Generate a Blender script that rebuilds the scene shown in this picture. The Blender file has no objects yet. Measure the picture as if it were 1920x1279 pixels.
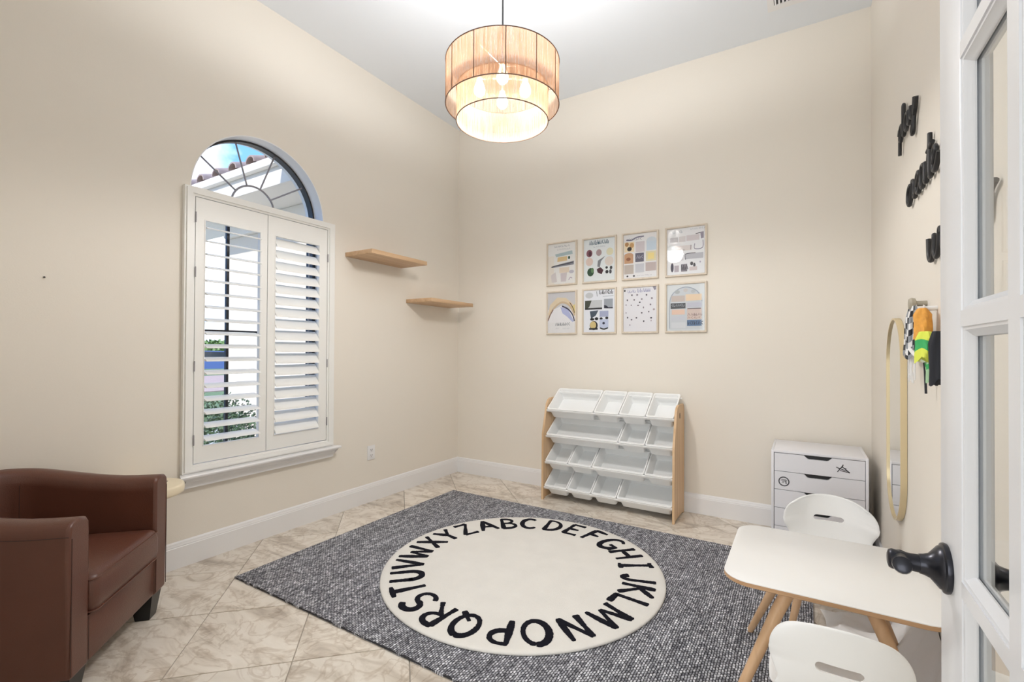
import bpy, bmesh, math, random
from mathutils import Matrix, Vector
from mathutils.geometry import tessellate_polygon

random.seed(7)
PI = math.pi
S = bpy.context.scene
COL = S.collection

# ------------------------------------------------------------------ camera
YAW, PITCH, ROLL = math.radians(31.595), math.radians(0.4695), math.radians(0.2804)
cam_d = bpy.data.cameras.new('camera')
cam_d.sensor_width = 36.0
cam_d.sensor_fit = 'HORIZONTAL'
cam_d.lens = 884.76 / 1920 * 36
cam_d.shift_y = (650.24 - 639.5) / 1920
cam_d.clip_start = 0.02
cam = bpy.data.objects.new('camera', cam_d)
COL.objects.link(cam)
fw = Vector((-math.sin(YAW) * math.cos(PITCH), math.cos(YAW) * math.cos(PITCH), math.sin(PITCH)))
rt = Vector((math.cos(YAW), math.sin(YAW), 0))
up = rt.cross(fw)
rt2 = rt * math.cos(ROLL) + up * math.sin(ROLL)
up2 = up * math.cos(ROLL) - rt * math.sin(ROLL)
mw = Matrix((rt2, up2, -fw)).transposed().to_4x4()
mw.translation = Vector((0, 0, 1.25))
cam.matrix_world = mw
S.camera = cam

# ------------------------------------------------------------------ world, sun, area lights, exposure
W = bpy.data.worlds.new('sky')
S.world = W
W.use_nodes = True
nt = W.node_tree
nt.nodes.clear()
wo = nt.nodes.new('ShaderNodeOutputWorld')
bg = nt.nodes.new('ShaderNodeBackground')
tc = nt.nodes.new('ShaderNodeTexCoord')
nz = nt.nodes.new('ShaderNodeTexNoise')
nz.inputs['Scale'].default_value = 3.2
nz.inputs['Detail'].default_value = 6
nz.inputs['Roughness'].default_value = .55
cr = nt.nodes.new('ShaderNodeValToRGB')
cr.color_ramp.elements[0].position = .50
cr.color_ramp.elements[0].color = (.14, .32, .72, 1)
cr.color_ramp.elements[1].position = .62
cr.color_ramp.elements[1].color = (.95, .97, 1, 1)
nt.links.new(tc.outputs['Generated'], nz.inputs['Vector'])
nt.links.new(nz.outputs['Fac'], cr.inputs['Fac'])
nt.links.new(cr.outputs['Color'], bg.inputs['Color'])
nt.links.new(bg.outputs['Background'], wo.inputs['Surface'])
bg.inputs['Strength'].default_value = 1.5

S.view_settings.view_transform = 'Standard'
S.view_settings.look = 'None'
S.view_settings.exposure = 0.76
S.view_settings.gamma = 1.0
S.view_settings.use_curve_mapping = False
S.cycles.use_denoising = True
S.cycles.max_bounces = 10
S.cycles.diffuse_bounces = 6
S.cycles.transparent_max_bounces = 24
S.cycles.sample_clamp_indirect = 6
S.cycles.caustics_reflective = False
S.cycles.caustics_refractive = False


def light(name, kind, loc, energy, color=(1, 1, 1), rot=None, to=None, size=None, size_y=None, radius=None, spread=None):
    d = bpy.data.lights.new(name, kind)
    d.energy = energy
    d.color = color
    if size:
        d.size = size
        if size_y:
            d.shape = 'RECTANGLE'
            d.size_y = size_y
    if radius is not None:
        d.shadow_soft_size = radius
    if spread:
        d.spread = spread
    o = bpy.data.objects.new(name, d)
    COL.objects.link(o)
    o.location = loc
    if to is not None:
        o.rotation_euler = (Vector(to) - Vector(loc)).to_track_quat('-Z', 'Y').to_euler()
    return o


sun = light('sun', 'SUN', (0, 0, 20), 2.4, (1, .96, .92), to=(-2, 14, 11))
sun.data.angle = math.radians(1)
hall_fill = light('hall_fill_light', 'AREA', (-.55, -2.9, 1.75), 66, (.93, .97, 1), to=(-.75, 2, 1.5), size=3.6, size_y=2.6)  # added soft fill behind the camera; no window is built in the hall
port = light('window_portal', 'AREA', (-3.3, 1.8, 1.55), 1, to=(0, 1.8, 1.55), size=.92, size_y=2.2)
port.data.cycles.is_portal = True

# ------------------------------------------------------------------ materials
MATS = {}


def new_mat(name):
    m = bpy.data.materials.new(name)
    m.use_nodes = True
    return m, m.node_tree, m.node_tree.nodes['Principled BSDF']


def mat(name, col, rough=.5, metal=0.0, spec=.5, bump=0, bscale=80, var=0, vscale=3, coat=0, emit=None, estr=0):
    if name in MATS:
        return MATS[name]
    m, t, p = new_mat(name)
    p.inputs['Base Color'].default_value = (*col, 1)
    p.inputs['Roughness'].default_value = rough
    p.inputs['Metallic'].default_value = metal
    p.inputs['Specular IOR Level'].default_value = spec
    p.inputs['Coat Weight'].default_value = coat
    if emit:
        p.inputs['Emission Color'].default_value = (*emit, 1)
        p.inputs['Emission Strength'].default_value = estr
    N = t.nodes
    tcx = N.new('ShaderNodeTexCoord')
    if var:
        n = N.new('ShaderNodeTexNoise')
        n.inputs['Scale'].default_value = vscale
        n.inputs['Detail'].default_value = 4
        t.links.new(tcx.outputs['Object'], n.inputs['Vector'])
        mx = N.new('ShaderNodeMix')
        mx.data_type = 'RGBA'
        mx.inputs[6].default_value = (*[c * (1 - var) for c in col], 1)
        mx.inputs[7].default_value = (*[min(1, c * (1 + var)) for c in col], 1)
        t.links.new(n.outputs['Fac'], mx.inputs[0])
        t.links.new(mx.outputs[2], p.inputs['Base Color'])
    if bump:
        n = N.new('ShaderNodeTexNoise')
        n.inputs['Scale'].default_value = bscale
        n.inputs['Detail'].default_value = 3
        t.links.new(tcx.outputs['Object'], n.inputs['Vector'])
        b = N.new('ShaderNodeBump')
        b.inputs['Strength'].default_value = bump
        b.inputs['Distance'].default_value = .002
        t.links.new(n.outputs['Fac'], b.inputs['Height'])
        t.links.new(b.outputs['Normal'], p.inputs['Normal'])
    MATS[name] = m
    return m


def wood(name, c1, c2, axis=0, rough=.45):
    if name in MATS:
        return MATS[name]
    m, t, p = new_mat(name)
    N = t.nodes
    tcx = N.new('ShaderNodeTexCoord')
    mp = N.new('ShaderNodeMapping')
    sc = [28, 28, 28]
    sc[axis] = 1.6
    mp.inputs['Scale'].default_value = sc
    n = N.new('ShaderNodeTexNoise')
    n.inputs['Scale'].default_value = 1
    n.inputs['Detail'].default_value = 6
    n.inputs['Distortion'].default_value = .6
    r = N.new('ShaderNodeValToRGB')
    r.color_ramp.elements[0].position = .3
    r.color_ramp.elements[0].color = (*c2, 1)
    r.color_ramp.elements[1].position = .7
    r.color_ramp.elements[1].color = (*c1, 1)
    b = N.new('ShaderNodeBump')
    b.inputs['Strength'].default_value = .15
    b.inputs['Distance'].default_value = .001
    t.links.new(tcx.outputs['Object'], mp.inputs['Vector'])
    t.links.new(mp.outputs['Vector'], n.inputs['Vector'])
    t.links.new(n.outputs['Fac'], r.inputs['Fac'])
    t.links.new(r.outputs['Color'], p.inputs['Base Color'])
    t.links.new(n.outputs['Fac'], b.inputs['Height'])
    t.links.new(b.outputs['Normal'], p.inputs['Normal'])
    p.inputs['Roughness'].default_value = rough
    MATS[name] = m
    return m


M_WALL = mat('painted_wall', (.79, .745, .672), .75, spec=.25, bump=.12, bscale=160, var=.012, vscale=1.4)
M_CEIL = mat('ceiling_paint', (.78, .82, .87), .9, spec=.2, bump=.1, bscale=120)
M_TRIM = mat('white_trim_paint', (.80, .80, .81), .35)
M_DOOR = mat('white_door_paint', (.74, .755, .79), .3)
M_SHUT = mat('shutter_paint', (.84, .84, .82), .38)
M_WHITE = mat('white_plastic', (.86, .87, .87), .35)
M_LAM = mat('white_laminate', (.86, .86, .85), .28)
M_CAB = mat('white_cabinet', (.79, .79, .83), .35)
M_GREY = mat('reveal_grey', (.35, .35, .38), .5)
M_BLACK = mat('black_paint', (.012, .012, .014), .4)
M_BRONZE = mat('dark_bronze', (.035, .036, .045), .28, metal=.7)
M_WINFR = mat('dark_window_frame', (.03, .028, .03), .45)
M_LEAD = mat('grey_muntin', (.30, .29, .31), .45)
M_GOLD = mat('brushed_gold', (.72, .60, .38), .35, metal=.55)
M_LEATHER = mat('brown_leather', (.110, .040, .025), .33, bump=.35, bscale=260, var=.22, vscale=5)
M_LEATHER_D = mat('dark_seam_thread', (.05, .02, .015), .6)
M_FOOT = mat('black_lacquer', (.01, .01, .011), .35)
M_OAK = wood('oak_veneer', (.64, .44, .27), (.50, .32, .18), 1)
M_BIRCH = wood('pale_birch', (.74, .52, .32), (.60, .39, .21), 2)
M_BEECH = wood('beech_leg', (.68, .45, .27), (.52, .32, .17), 2)
M_PLY = wood('plywood_edge', (.60, .38, .22), (.42, .24, .12), 0)
M_FRAME = wood('light_ash_frame', (.70, .62, .52), (.60, .52, .42), 2)
M_PAPER = mat('poster_paper', (.86, .85, .87), .4)
M_CREAM = mat('pale_cream_wood', (.80, .70, .52), .4)
M_CREAMRUG = mat('cream_pile', (.76, .74, .70), .95, spec=.1, bump=1, bscale=220, var=.06, vscale=9)
M_BLKPILE = mat('black_pile', (.010, .010, .016), .95, spec=.1, bump=1, bscale=240)


def glass(name, tint=(1, 1, 1), refl=1.0):
    m, t, p = new_mat(name)
    N = t.nodes
    N.remove(p)
    o = N['Material Output']
    tr = N.new('ShaderNodeBsdfTransparent')
    tr.inputs['Color'].default_value = (*tint, 1)
    gl = N.new('ShaderNodeBsdfGlossy')
    gl.inputs['Roughness'].default_value = .01
    fr = N.new('ShaderNodeFresnel')
    fr.inputs['IOR'].default_value = 1.35
    ge = N.new('ShaderNodeNewGeometry')
    inv = N.new('ShaderNodeMath')
    inv.operation = 'SUBTRACT'
    inv.inputs[0].default_value = 1
    t.links.new(ge.outputs['Backfacing'], inv.inputs[1])
    ml = N.new('ShaderNodeMath')
    ml.operation = 'MULTIPLY'
    t.links.new(fr.outputs[0], ml.inputs[0])
    t.links.new(inv.outputs[0], ml.inputs[1])
    mx = N.new('ShaderNodeMixShader')
    t.links.new(ml.outputs[0], mx.inputs[0])
    t.links.new(tr.outputs[0], mx.inputs[1])
    t.links.new(gl.outputs[0], mx.inputs[2])
    t.links.new(mx.outputs[0], o.inputs['Surface'])
    return m


M_GLASS = glass('clear_glass', (.97, .98, .98))


def mirror_mat():
    m, t, p = new_mat('mirror_silver')
    p.inputs['Metallic'].default_value = 1
    p.inputs['Roughness'].default_value = .02
    p.inputs['Base Color'].default_value = (.86, .87, .86, 1)
    return m


M_MIRROR = mirror_mat()


def sheer(name, c_dif, c_tr, alpha, thread=True):
    m, t, p = new_mat(name)
    N = t.nodes
    N.remove(p)
    o = N['Material Output']
    tcx = N.new('ShaderNodeTexCoord')
    # angle around the shade so that the threads run vertically
    sx = N.new('ShaderNodeSeparateXYZ')
    at = N.new('ShaderNodeMath')
    at.operation = 'ARCTAN2'
    t.links.new(tcx.outputs['Object'], sx.inputs[0])
    t.links.new(sx.outputs['X'], at.inputs[0])
    t.links.new(sx.outputs['Y'], at.inputs[1])
    cb = N.new('ShaderNodeCombineXYZ')
    t.links.new(at.outputs[0], cb.inputs['X'])
    zz = N.new('ShaderNodeMath')
    zz.operation = 'MULTIPLY'
    zz.inputs[1].default_value = .12
    t.links.new(sx.outputs['Z'], zz.inputs[0])
    t.links.new(zz.outputs[0], cb.inputs['Y'])
    n = N.new('ShaderNodeTexNoise')
    n.inputs['Scale'].default_value = 46
    n.inputs['Detail'].default_value = 5
    n.inputs['Roughness'].default_value = .75
    t.links.new(cb.outputs[0], n.inputs['Vector'])
    rp = N.new('ShaderNodeValToRGB')
    rp.color_ramp.elements[0].position = .36
    rp.color_ramp.elements[0].color = (max(0, alpha - .30),) * 3 + (1,)
    rp.color_ramp.elements[1].position = .66
    rp.color_ramp.elements[1].color = (min(1, alpha + .34),) * 3 + (1,)
    t.links.new(n.outputs['Fac'], rp.inputs['Fac'])
    cc = N.new('ShaderNodeMix')
    cc.data_type = 'RGBA'
    cc.inputs[6].default_value = (*c_dif, 1)
    cc.inputs[7].default_value = (*[c * .50 for c in c_dif], 1)
    t.links.new(n.outputs['Fac'], cc.inputs[0])
    d = N.new('ShaderNodeBsdfDiffuse')
    t.links.new(cc.outputs[2], d.inputs['Color'])
    tl = N.new('ShaderNodeBsdfTranslucent')
    tl.inputs['Color'].default_value = (*c_tr, 1)
    a = N.new('ShaderNodeMixShader')
    a.inputs[0].default_value = .45
    t.links.new(d.outputs[0], a.inputs[1])
    t.links.new(tl.outputs[0], a.inputs[2])
    tr = N.new('ShaderNodeBsdfTransparent')
    b = N.new('ShaderNodeMixShader')
    t.links.new(rp.outputs['Color'], b.inputs[0])
    t.links.new(tr.outputs[0], b.inputs[1])
    t.links.new(a.outputs[0], b.inputs[2])
    t.links.new(b.outputs[0], o.inputs['Surface'])
    return m


M_SHEER = sheer('sheer_thread_shade', (.60, .37, .23), (.62, .34, .19), .58)
M_LINER = sheer('cream_shade_liner', (.86, .80, .70), (.7, .58, .46), .42)


def tile_mat():
    m, t, p = new_mat('travertine')
    N = t.nodes
    L = t.links
    g = N.new('ShaderNodeNewGeometry')
    oi = N.new('ShaderNodeObjectInfo')
    mul = N.new('ShaderNodeVectorMath')
    mul.operation = 'SCALE'
    mul.inputs[0].default_value = (17, 9, 5)
    L.new(oi.outputs['Random'], mul.inputs['Scale'])
    add = N.new('ShaderNodeVectorMath')
    L.new(g.outputs['Position'], add.inputs[0])
    L.new(mul.outputs[0], add.inputs[1])
    mp = N.new('ShaderNodeMapping')
    mp.inputs['Rotation'].default_value = (0, 0, .5)
    mp.inputs['Scale'].default_value = (1.2, 3.0, 1)
    L.new(add.outputs[0], mp.inputs['Vector'])
    n1 = N.new('ShaderNodeTexNoise')
    n1.inputs['Scale'].default_value = 2.1
    n1.inputs['Detail'].default_value = 8
    n1.inputs['Roughness'].default_value = .62
    n1.inputs['Distortion'].default_value = 1.3
    L.new(mp.outputs[0], n1.inputs['Vector'])
    r1 = N.new('ShaderNodeValToRGB')
    e = r1.color_ramp.elements
    e[0].position = .30
    e[0].color = (.42, .36, .30, 1)
    e[1].position = .74
    e[1].color = (.82, .77, .70, 1)
    x = e.new(.43)
    x.color = (.62, .555, .475, 1)
    x = e.new(.52)
    x.color = (.745, .685, .605, 1)
    L.new(n1.outputs['Fac'], r1.inputs['Fac'])
    n2 = N.new('ShaderNodeTexNoise')
    n2.inputs['Scale'].default_value = 5
    n2.inputs['Detail'].default_value = 6
    n2.inputs['Distortion'].default_value = 2.2
    L.new(add.outputs[0], n2.inputs['Vector'])
    r2 = N.new('ShaderNodeValToRGB')
    r2.color_ramp.elements[0].position = .46
    r2.color_ramp.elements[0].color = (1, 1, 1, 1)
    r2.color_ramp.elements[1].position = .56
    r2.color_ramp.elements[1].color = (1, 1, 1, 1)
    v = r2.color_ramp.elements.new(.505)
    v.color = (.80, .76, .72, 1)
    L.new(n2.outputs['Fac'], r2.inputs['Fac'])
    mx = N.new('ShaderNodeMix')
    mx.data_type = 'RGBA'
    mx.blend_type = 'MULTIPLY'
    mx.inputs[0].default_value = 1
    L.new(r1.outputs['Color'], mx.inputs[6])
    L.new(r2.outputs['Color'], mx.inputs[7])
    hs = N.new('ShaderNodeHueSaturation')
    vm = N.new('ShaderNodeMapRange')
    vm.inputs['To Min'].default_value = .93
    vm.inputs['To Max'].default_value = 1.08
    L.new(oi.outputs['Random'], vm.inputs['Value'])
    L.new(vm.outputs[0], hs.inputs['Value'])
    L.new(mx.outputs[2], hs.inputs['Color'])
    L.new(hs.outputs[0], p.inputs['Base Color'])
    p.inputs['Roughness'].default_value = .32
    p.inputs['Specular IOR Level'].default_value = .45
    b = N.new('ShaderNodeBump')
    b.inputs['Strength'].default_value = .12
    b.inputs['Distance'].default_value = .002
    L.new(n1.outputs['Fac'], b.inputs['Height'])
    L.new(b.outputs[0], p.inputs['Normal'])
    return m


M_TILE = tile_mat()
M_GROUT = mat('grout', (.38, .34, .29), .9, bump=.3, bscale=300)


def weave_mat():
    m, t, p = new_mat('woven_wool')
    N = t.nodes
    L = t.links
    tcx = N.new('ShaderNodeTexCoord')
    mp = N.new('ShaderNodeMapping')
    mp.inputs['Rotation'].default_value = (0, 0, PI / 2)
    L.new(tcx.outputs['Object'], mp.inputs['Vector'])
    # slight wobble of the rows
    nn = N.new('ShaderNodeTexNoise')
    nn.inputs['Scale'].default_value = 22
    L.new(mp.outputs[0], nn.inputs['Vector'])
    sc = N.new('ShaderNodeVectorMath')
    sc.operation = 'SCALE'
    sc.inputs['Scale'].default_value = .010
    L.new(nn.outputs['Color'], sc.inputs[0])
    ad = N.new('ShaderNodeVectorMath')
    L.new(mp.outputs[0], ad.inputs[0])
    L.new(sc.outputs[0], ad.inputs[1])
    br = N.new('ShaderNodeTexBrick')
    br.inputs['Scale'].default_value = 1
    br.inputs['Brick Width'].default_value = .017
    br.inputs['Row Height'].default_value = .0105
    br.inputs['Mortar Size'].default_value = .0018
    br.inputs['Mortar Smooth'].default_value = .5
    br.inputs['Bias'].default_value = 0
    br.inputs['Color1'].default_value = (.82, .83, .88, 1)
    br.inputs['Color2'].default_value = (.30, .305, .34, 1)
    br.inputs['Mortar'].default_value = (.04, .04, .045, 1)
    L.new(ad.outputs[0], br.inputs['Vector'])
    n2 = N.new('ShaderNodeTexNoise')
    n2.inputs['Scale'].default_value = 70
    n2.inputs['Detail'].default_value = 2
    L.new(mp.outputs[0], n2.inputs['Vector'])
    r2 = N.new('ShaderNodeValToRGB')
    r2.color_ramp.elements[0].position = .38
    r2.color_ramp.elements[0].color = (.30, .30, .32, 1)
    r2.color_ramp.elements[1].position = .60
    r2.color_ramp.elements[1].color = (1.0, 1.0, 1.0, 1)
    L.new(n2.outputs['Fac'], r2.inputs['Fac'])
    mx = N.new('ShaderNodeMix')
    mx.data_type = 'RGBA'
    mx.blend_type = 'MULTIPLY'
    mx.inputs[0].default_value = .8
    L.new(br.outputs['Color'], mx.inputs[6])
    L.new(r2.outputs['Color'], mx.inputs[7])
    # broad slubs
    n3 = N.new('ShaderNodeTexNoise')
    n3.inputs['Scale'].default_value = 5
    n3.inputs['Detail'].default_value = 5
    m3 = N.new('ShaderNodeMapping')
    m3.inputs['Scale'].default_value = (1, 5, 1)
    L.new(mp.outputs[0], m3.inputs['Vector'])
    L.new(m3.outputs[0], n3.inputs['Vector'])
    r3 = N.new('ShaderNodeMapRange')
    r3.inputs['From Min'].default_value = .3
    r3.inputs['From Max'].default_value = .7
    r3.inputs['To Min'].default_value = .72
    r3.inputs['To Max'].default_value = 1.3
    L.new(n3.outputs['Fac'], r3.inputs['Value'])
    hs = N.new('ShaderNodeHueSaturation')
    L.new(r3.outputs[0], hs.inputs['Value'])
    L.new(mx.outputs[2], hs.inputs['Color'])
    L.new(hs.outputs[0], p.inputs['Base Color'])
    p.inputs['Roughness'].default_value = .95
    p.inputs['Specular IOR Level'].default_value = .1
    inv = N.new('ShaderNodeMath')
    inv.operation = 'SUBTRACT'
    inv.inputs[0].default_value = 1
    L.new(br.outputs['Fac'], inv.inputs[1])
    b = N.new('ShaderNodeBump')
    b.inputs['Strength'].default_value = .9
    b.inputs['Distance'].default_value = .004
    L.new(inv.outputs[0], b.inputs['Height'])
    L.new(b.outputs[0], p.inputs['Normal'])
    return m


M_WEAVE = weave_mat()
FL = {}


def flat(r, g, b):
    k = (r, g, b)
    if k not in FL:
        lin = [((c / 255) / 12.92 if c / 255 <= .04045 else ((c / 255 + .055) / 1.055) ** 2.4) for c in k]
        FL[k] = mat('print_ink_%d_%d_%d' % k, lin, .45)
    return FL[k]


# ------------------------------------------------------------------ mesh builder
class MB:
    def __init__(s):
        s.v, s.f, s.m = [], [], []

    def add(s, vs, fs, mi=0, M=None):
        b = len(s.v)
        s.v += [tuple(M @ Vector(p)) if M is not None else tuple(p) for p in vs]
        s.f += [tuple(b + i for i in f) for f in fs]
        s.m += [mi] * len(fs)
        return s

    def box(s, x0, x1, y0, y1, z0, z1, mi=0, bev=0, M=None, seg=2):
        if bev:
            bm = bmesh.new()
            bmesh.ops.create_cube(bm, size=1)
            for v in bm.verts:
                v.co = Vector(((x0 + x1) / 2 + v.co.x * (x1 - x0), (y0 + y1) / 2 + v.co.y * (y1 - y0), (z0 + z1) / 2 + v.co.z * (z1 - z0)))
            bmesh.ops.bevel(bm, geom=bm.edges[:], offset=bev, segments=seg, affect='EDGES', profile=.5)
            bm.verts.index_update()
            s.add([v.co[:] for v in bm.verts], [[v.index for v in f.verts] for f in bm.faces], mi, M)
            bm.free()
            return s
        vs = [(x, y, z) for x in (x0, x1) for y in (y0, y1) for z in (z0, z1)]
        return s.add(vs, [(0, 1, 3, 2), (4, 6, 7, 5), (0, 4, 5, 1), (2, 3, 7, 6), (0, 2, 6, 4), (1, 5, 7, 3)], mi, M)

    def loft(s, loops, closed=True, cap=(True, True), mi=0, M=None, wrap=False):
        n = len(loops[0])
        vs = [p for lp in loops for p in lp]
        fs = []
        R = len(loops)
        for i in range(R if wrap else R - 1):
            j = (i + 1) % R
            for k in range(n if closed else n - 1):
                l = (k + 1) % n
                fs.append((i * n + k, i * n + l, j * n + l, j * n + k))
        if cap[0] and not wrap:
            fs.append(tuple(range(n))[::-1])
        if cap[1] and not wrap:
            fs.append(tuple((R - 1) * n + k for k in range(n)))
        return s.add(vs, fs, mi, M)

    def lathe(s, prof, c=(0, 0, 0), n=32, mi=0, M=None, cap=(True, True)):
        loops = [[(c[0] + r * math.cos(2 * PI * k / n), c[1] + r * math.sin(2 * PI * k / n), c[2] + z) for k in range(n)] for r, z in prof]
        return s.loft(loops, mi=mi, M=M, cap=cap)

    def tube(s, pts, r, n=10, mi=0, closed=False, M=None):
        pts = [Vector(p) for p in pts]
        R = r if isinstance(r, (list, tuple)) else [r] * len(pts)
        loops = []
        N = len(pts)
        prev = None
        for i, p in enumerate(pts):
            a = pts[(i - 1) % N] if (closed or i > 0) else p
            b = pts[(i + 1) % N] if (closed or i < N - 1) else p
            t = (b - a).normalized()
            if prev is None:
                u = t.orthogonal().normalized()
            else:
                u = (prev - t * prev.dot(t))
                u = u.normalized() if u.length > 1e-6 else t.orthogonal().normalized()
            prev = u
            w = t.cross(u)
            loops.append([tuple(p + (u * math.cos(2 * PI * k / n) + w * math.sin(2 * PI * k / n)) * R[i]) for k in range(n)])
        return s.loft(loops, mi=mi, M=M, wrap=closed)

    def prism(s, outer, z0, z1, holes=(), mi=0, M=None, side_mi=None):
        """extrude a 2D polygon (with holes) along local z"""
        rings = [list(outer)] + [list(h) for h in holes]
        flatp = [p for r in rings for p in r]
        tri = tessellate_polygon([[Vector((x, y, 0)) for x, y in r] for r in rings])
        n = len(flatp)
        vs = [(x, y, z0) for x, y in flatp] + [(x, y, z1) for x, y in flatp]
        fs = []
        for a, b, c in tri:
            fs.append((a + n, b + n, c + n))
            fs.append((c, b, a))
        s.add(vs, fs, mi, M)
        sf = []
        o = 0
        for r in rings:
            k = len(r)
            for i in range(k):
                j = (i + 1) % k
                sf.append((o + i, o + j, o + j + n, o + i + n))
            o += k
        s.add(vs, sf, mi if side_mi is None else side_mi, M)
        return s

    def ribbon(s, pts, w, z0, z1, mi=0, M=None):
        """flat stroke in local xy with thickness; w may be a list of widths"""
        P = [Vector((p[0], p[1])) for p in pts]
        if len(P) < 2:
            return s
        Ws = w if isinstance(w, (list, tuple)) else [w] * len(P)
        A, B = [], []
        for i, p in enumerate(P):
            a = P[max(0, i - 1)]
            b = P[min(len(P) - 1, i + 1)]
            t = (b - a)
            t = t.normalized() if t.length > 1e-9 else Vector((1, 0))
            nrm = Vector((-t.y, t.x)) * Ws[i] / 2
            A.append(p + nrm)
            B.append(p - nrm)
        loops = [[(a.x, a.y, z0), (a.x, a.y, z1), (b.x, b.y, z1), (b.x, b.y, z0)] for a, b in zip(A, B)]
        return s.loft(loops, mi=mi, M=M)

    def build(s, name, mats, parent=None, world=True, sharp=35, smooth=True):
        me = bpy.data.meshes.new(name)
        me.from_pydata(s.v, [], s.f)
        if not isinstance(mats, (list, tuple)):
            mats = [mats]
        for m in mats:
            me.materials.append(m)
        me.polygons.foreach_set('material_index', s.m)
        bm = bmesh.new()
        bm.from_mesh(me)
        bmesh.ops.remove_doubles(bm, verts=bm.verts, dist=1e-6)
        bmesh.ops.recalc_face_normals(bm, faces=bm.faces)
        bm.to_mesh(me)
        bm.free()
        if smooth:
            me.shade_smooth()
            me.set_sharp_from_angle(angle=math.radians(sharp))
        o = bpy.data.objects.new(name, me)
        COL.objects.link(o)
        if parent is not None:
            attach(o, parent, world)
        return o


def attach(o, parent, world=True):
    o.parent = parent
    if world:
        o.matrix_parent_inverse = wm(parent).inverted()
    return o


def wm(o):
    m = Matrix.Translation(o.location) @ o.rotation_euler.to_matrix().to_4x4()
    if o.parent is not None:
        m = wm(o.parent) @ o.matrix_parent_inverse @ m
    return m


def thing(name, label, cat, loc=(0, 0, 0), rz=0, group=None):
    o = bpy.data.objects.new(name, None)
    o.empty_display_size = .05
    COL.objects.link(o)
    o.location = loc
    o.rotation_euler = (0, 0, rz)
    return tag(o, label, cat, group)


def tag(o, label, cat, group=None):
    o['label'] = label
    o['category'] = cat
    if group:
        o['group'] = group
    return o


def struct(o):
    o['kind'] = 'structure'
    return o


def sroot(name, loc=(0, 0, 0)):
    o = bpy.data.objects.new(name, None)
    o.empty_display_size = .05
    COL.objects.link(o)
    o.location = loc
    return struct(o)


def clone(o, name=None, parent=None):
    c = o.copy()
    COL.objects.link(c)
    if parent is not None:
        c.parent = parent
    for ch in [k for k in o.children]:
        clone(ch, None, c)
    return c


def smooth_pts(pts, n=6):
    """Catmull-Rom through 2D or 3D points"""
    P = [Vector(p) for p in pts]
    out = []
    for i in range(len(P) - 1):
        p0 = P[max(0, i - 1)]
        p1, p2 = P[i], P[i + 1]
        p3 = P[min(len(P) - 1, i + 2)]
        for k in range(n):
            t = k / n
            out.append(.5 * ((2 * p1) + (p2 - p0) * t + (2 * p0 - 5 * p1 + 4 * p2 - p3) * t * t + (3 * p1 - p0 - 3 * p2 + p3) * t ** 3))
    out.append(P[-1])
    return out


def basis(o, x, y, z):
    m = Matrix((Vector(x), Vector(y), Vector(z))).transposed().to_4x4()
    m.translation = Vector(o)
    return m


# ------------------------------------------------------------------ room shell
XL, XR, YB, YF, ZC = -3.04, .3875, 3.875, .15, 3.536
WT = .20
WY0, WY1, WZ0, WZS, WR = 1.35, 2.25, .53, 2.19, .45
WYC = (WY0 + WY1) / 2

floor_o = struct(MB().box(XL - .3, XR + .3, -3.2, YB + .3, -.12, -.004).build('floor', M_GROUT, smooth=False))
struct(MB().box(XL - WT, XR + WT, -3.2, YB + WT, ZC, ZC + .12).build('ceiling', M_CEIL, smooth=False))
struct(MB().box(XL - WT, XR + WT, YB, YB + WT, -.004, ZC).build('wall_back', M_WALL, smooth=False))
struct(MB().box(XR, XR + .15, YF - .12, YB, -.004, ZC).build('wall_right', M_WALL, smooth=False))
# left wall with the arched window opening (local x = world y, local y = world z)
hole = [(WY0, WZ0), (WY1, WZ0)] + [(WYC + WR * math.cos(a * PI / 40), WZS + WR * math.sin(a * PI / 40)) for a in range(0, 41)]
ML = basis((XL - WT, 0, 0), (0, 1, 0), (0, 0, 1), (1, 0, 0))
struct(MB().prism([(YF - .12, -.004), (YB, -.004), (YB, ZC), (YF - .12, ZC)], 0, WT, [hole], M=ML).build('wall_left', M_WALL, smooth=False))
# front wall (behind the camera) with the double-door opening
OX0, OX1, OZ = -1.34, .228, 2.46
MF = basis((0, YF, 0), (1, 0, 0), (0, 0, 1), (0, -1, 0))
struct(MB().prism([(XL, -.004), (OX0, -.004), (OX0, OZ), (OX1, OZ), (OX1, -.004), (XR, -.004), (XR, ZC), (XL, ZC)], 0, .12, M=MF).build('wall_front', M_WALL, smooth=False))
# hall beyond the doorway, behind the camera
struct(MB().box(-3.3, -3.2, -3.2, YF - .12, -.004, ZC).box(1.6, 1.7, -3.2, YF - .12, -.004, ZC).box(XR + .15, 1.7, YF - .12, YF, -.004, ZC).box(-3.3, 1.7, -3.3, -3.2, -.004, ZC)
       .build('wall_hall', M_WALL, smooth=False))
struct(MB().box(XR + .3, 1.7, -3.2, YF, -.12, -.004).build('floor_hall', M_GROUT, smooth=False))
struct(MB().box(XR + WT, 1.7, -3.3, YF, ZC, ZC + .12).build('ceiling_hall', M_CEIL, smooth=False))


# floor tiles, laid diagonally, one object each
def clip(poly, axis, val, keep_less):
    out = []
    n = len(poly)
    for i in range(n):
        a, b = poly[i], poly[(i + 1) % n]
        ia = (a[axis] <= val) == keep_less
        ib = (b[axis] <= val) == keep_less
        if ia:
            out.append(a)
        if ia != ib:
            t = (val - a[axis]) / (b[axis] - a[axis])
            out.append((a[0] + (b[0] - a[0]) * t, a[1] + (b[1] - a[1]) * t))
    return out


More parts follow.
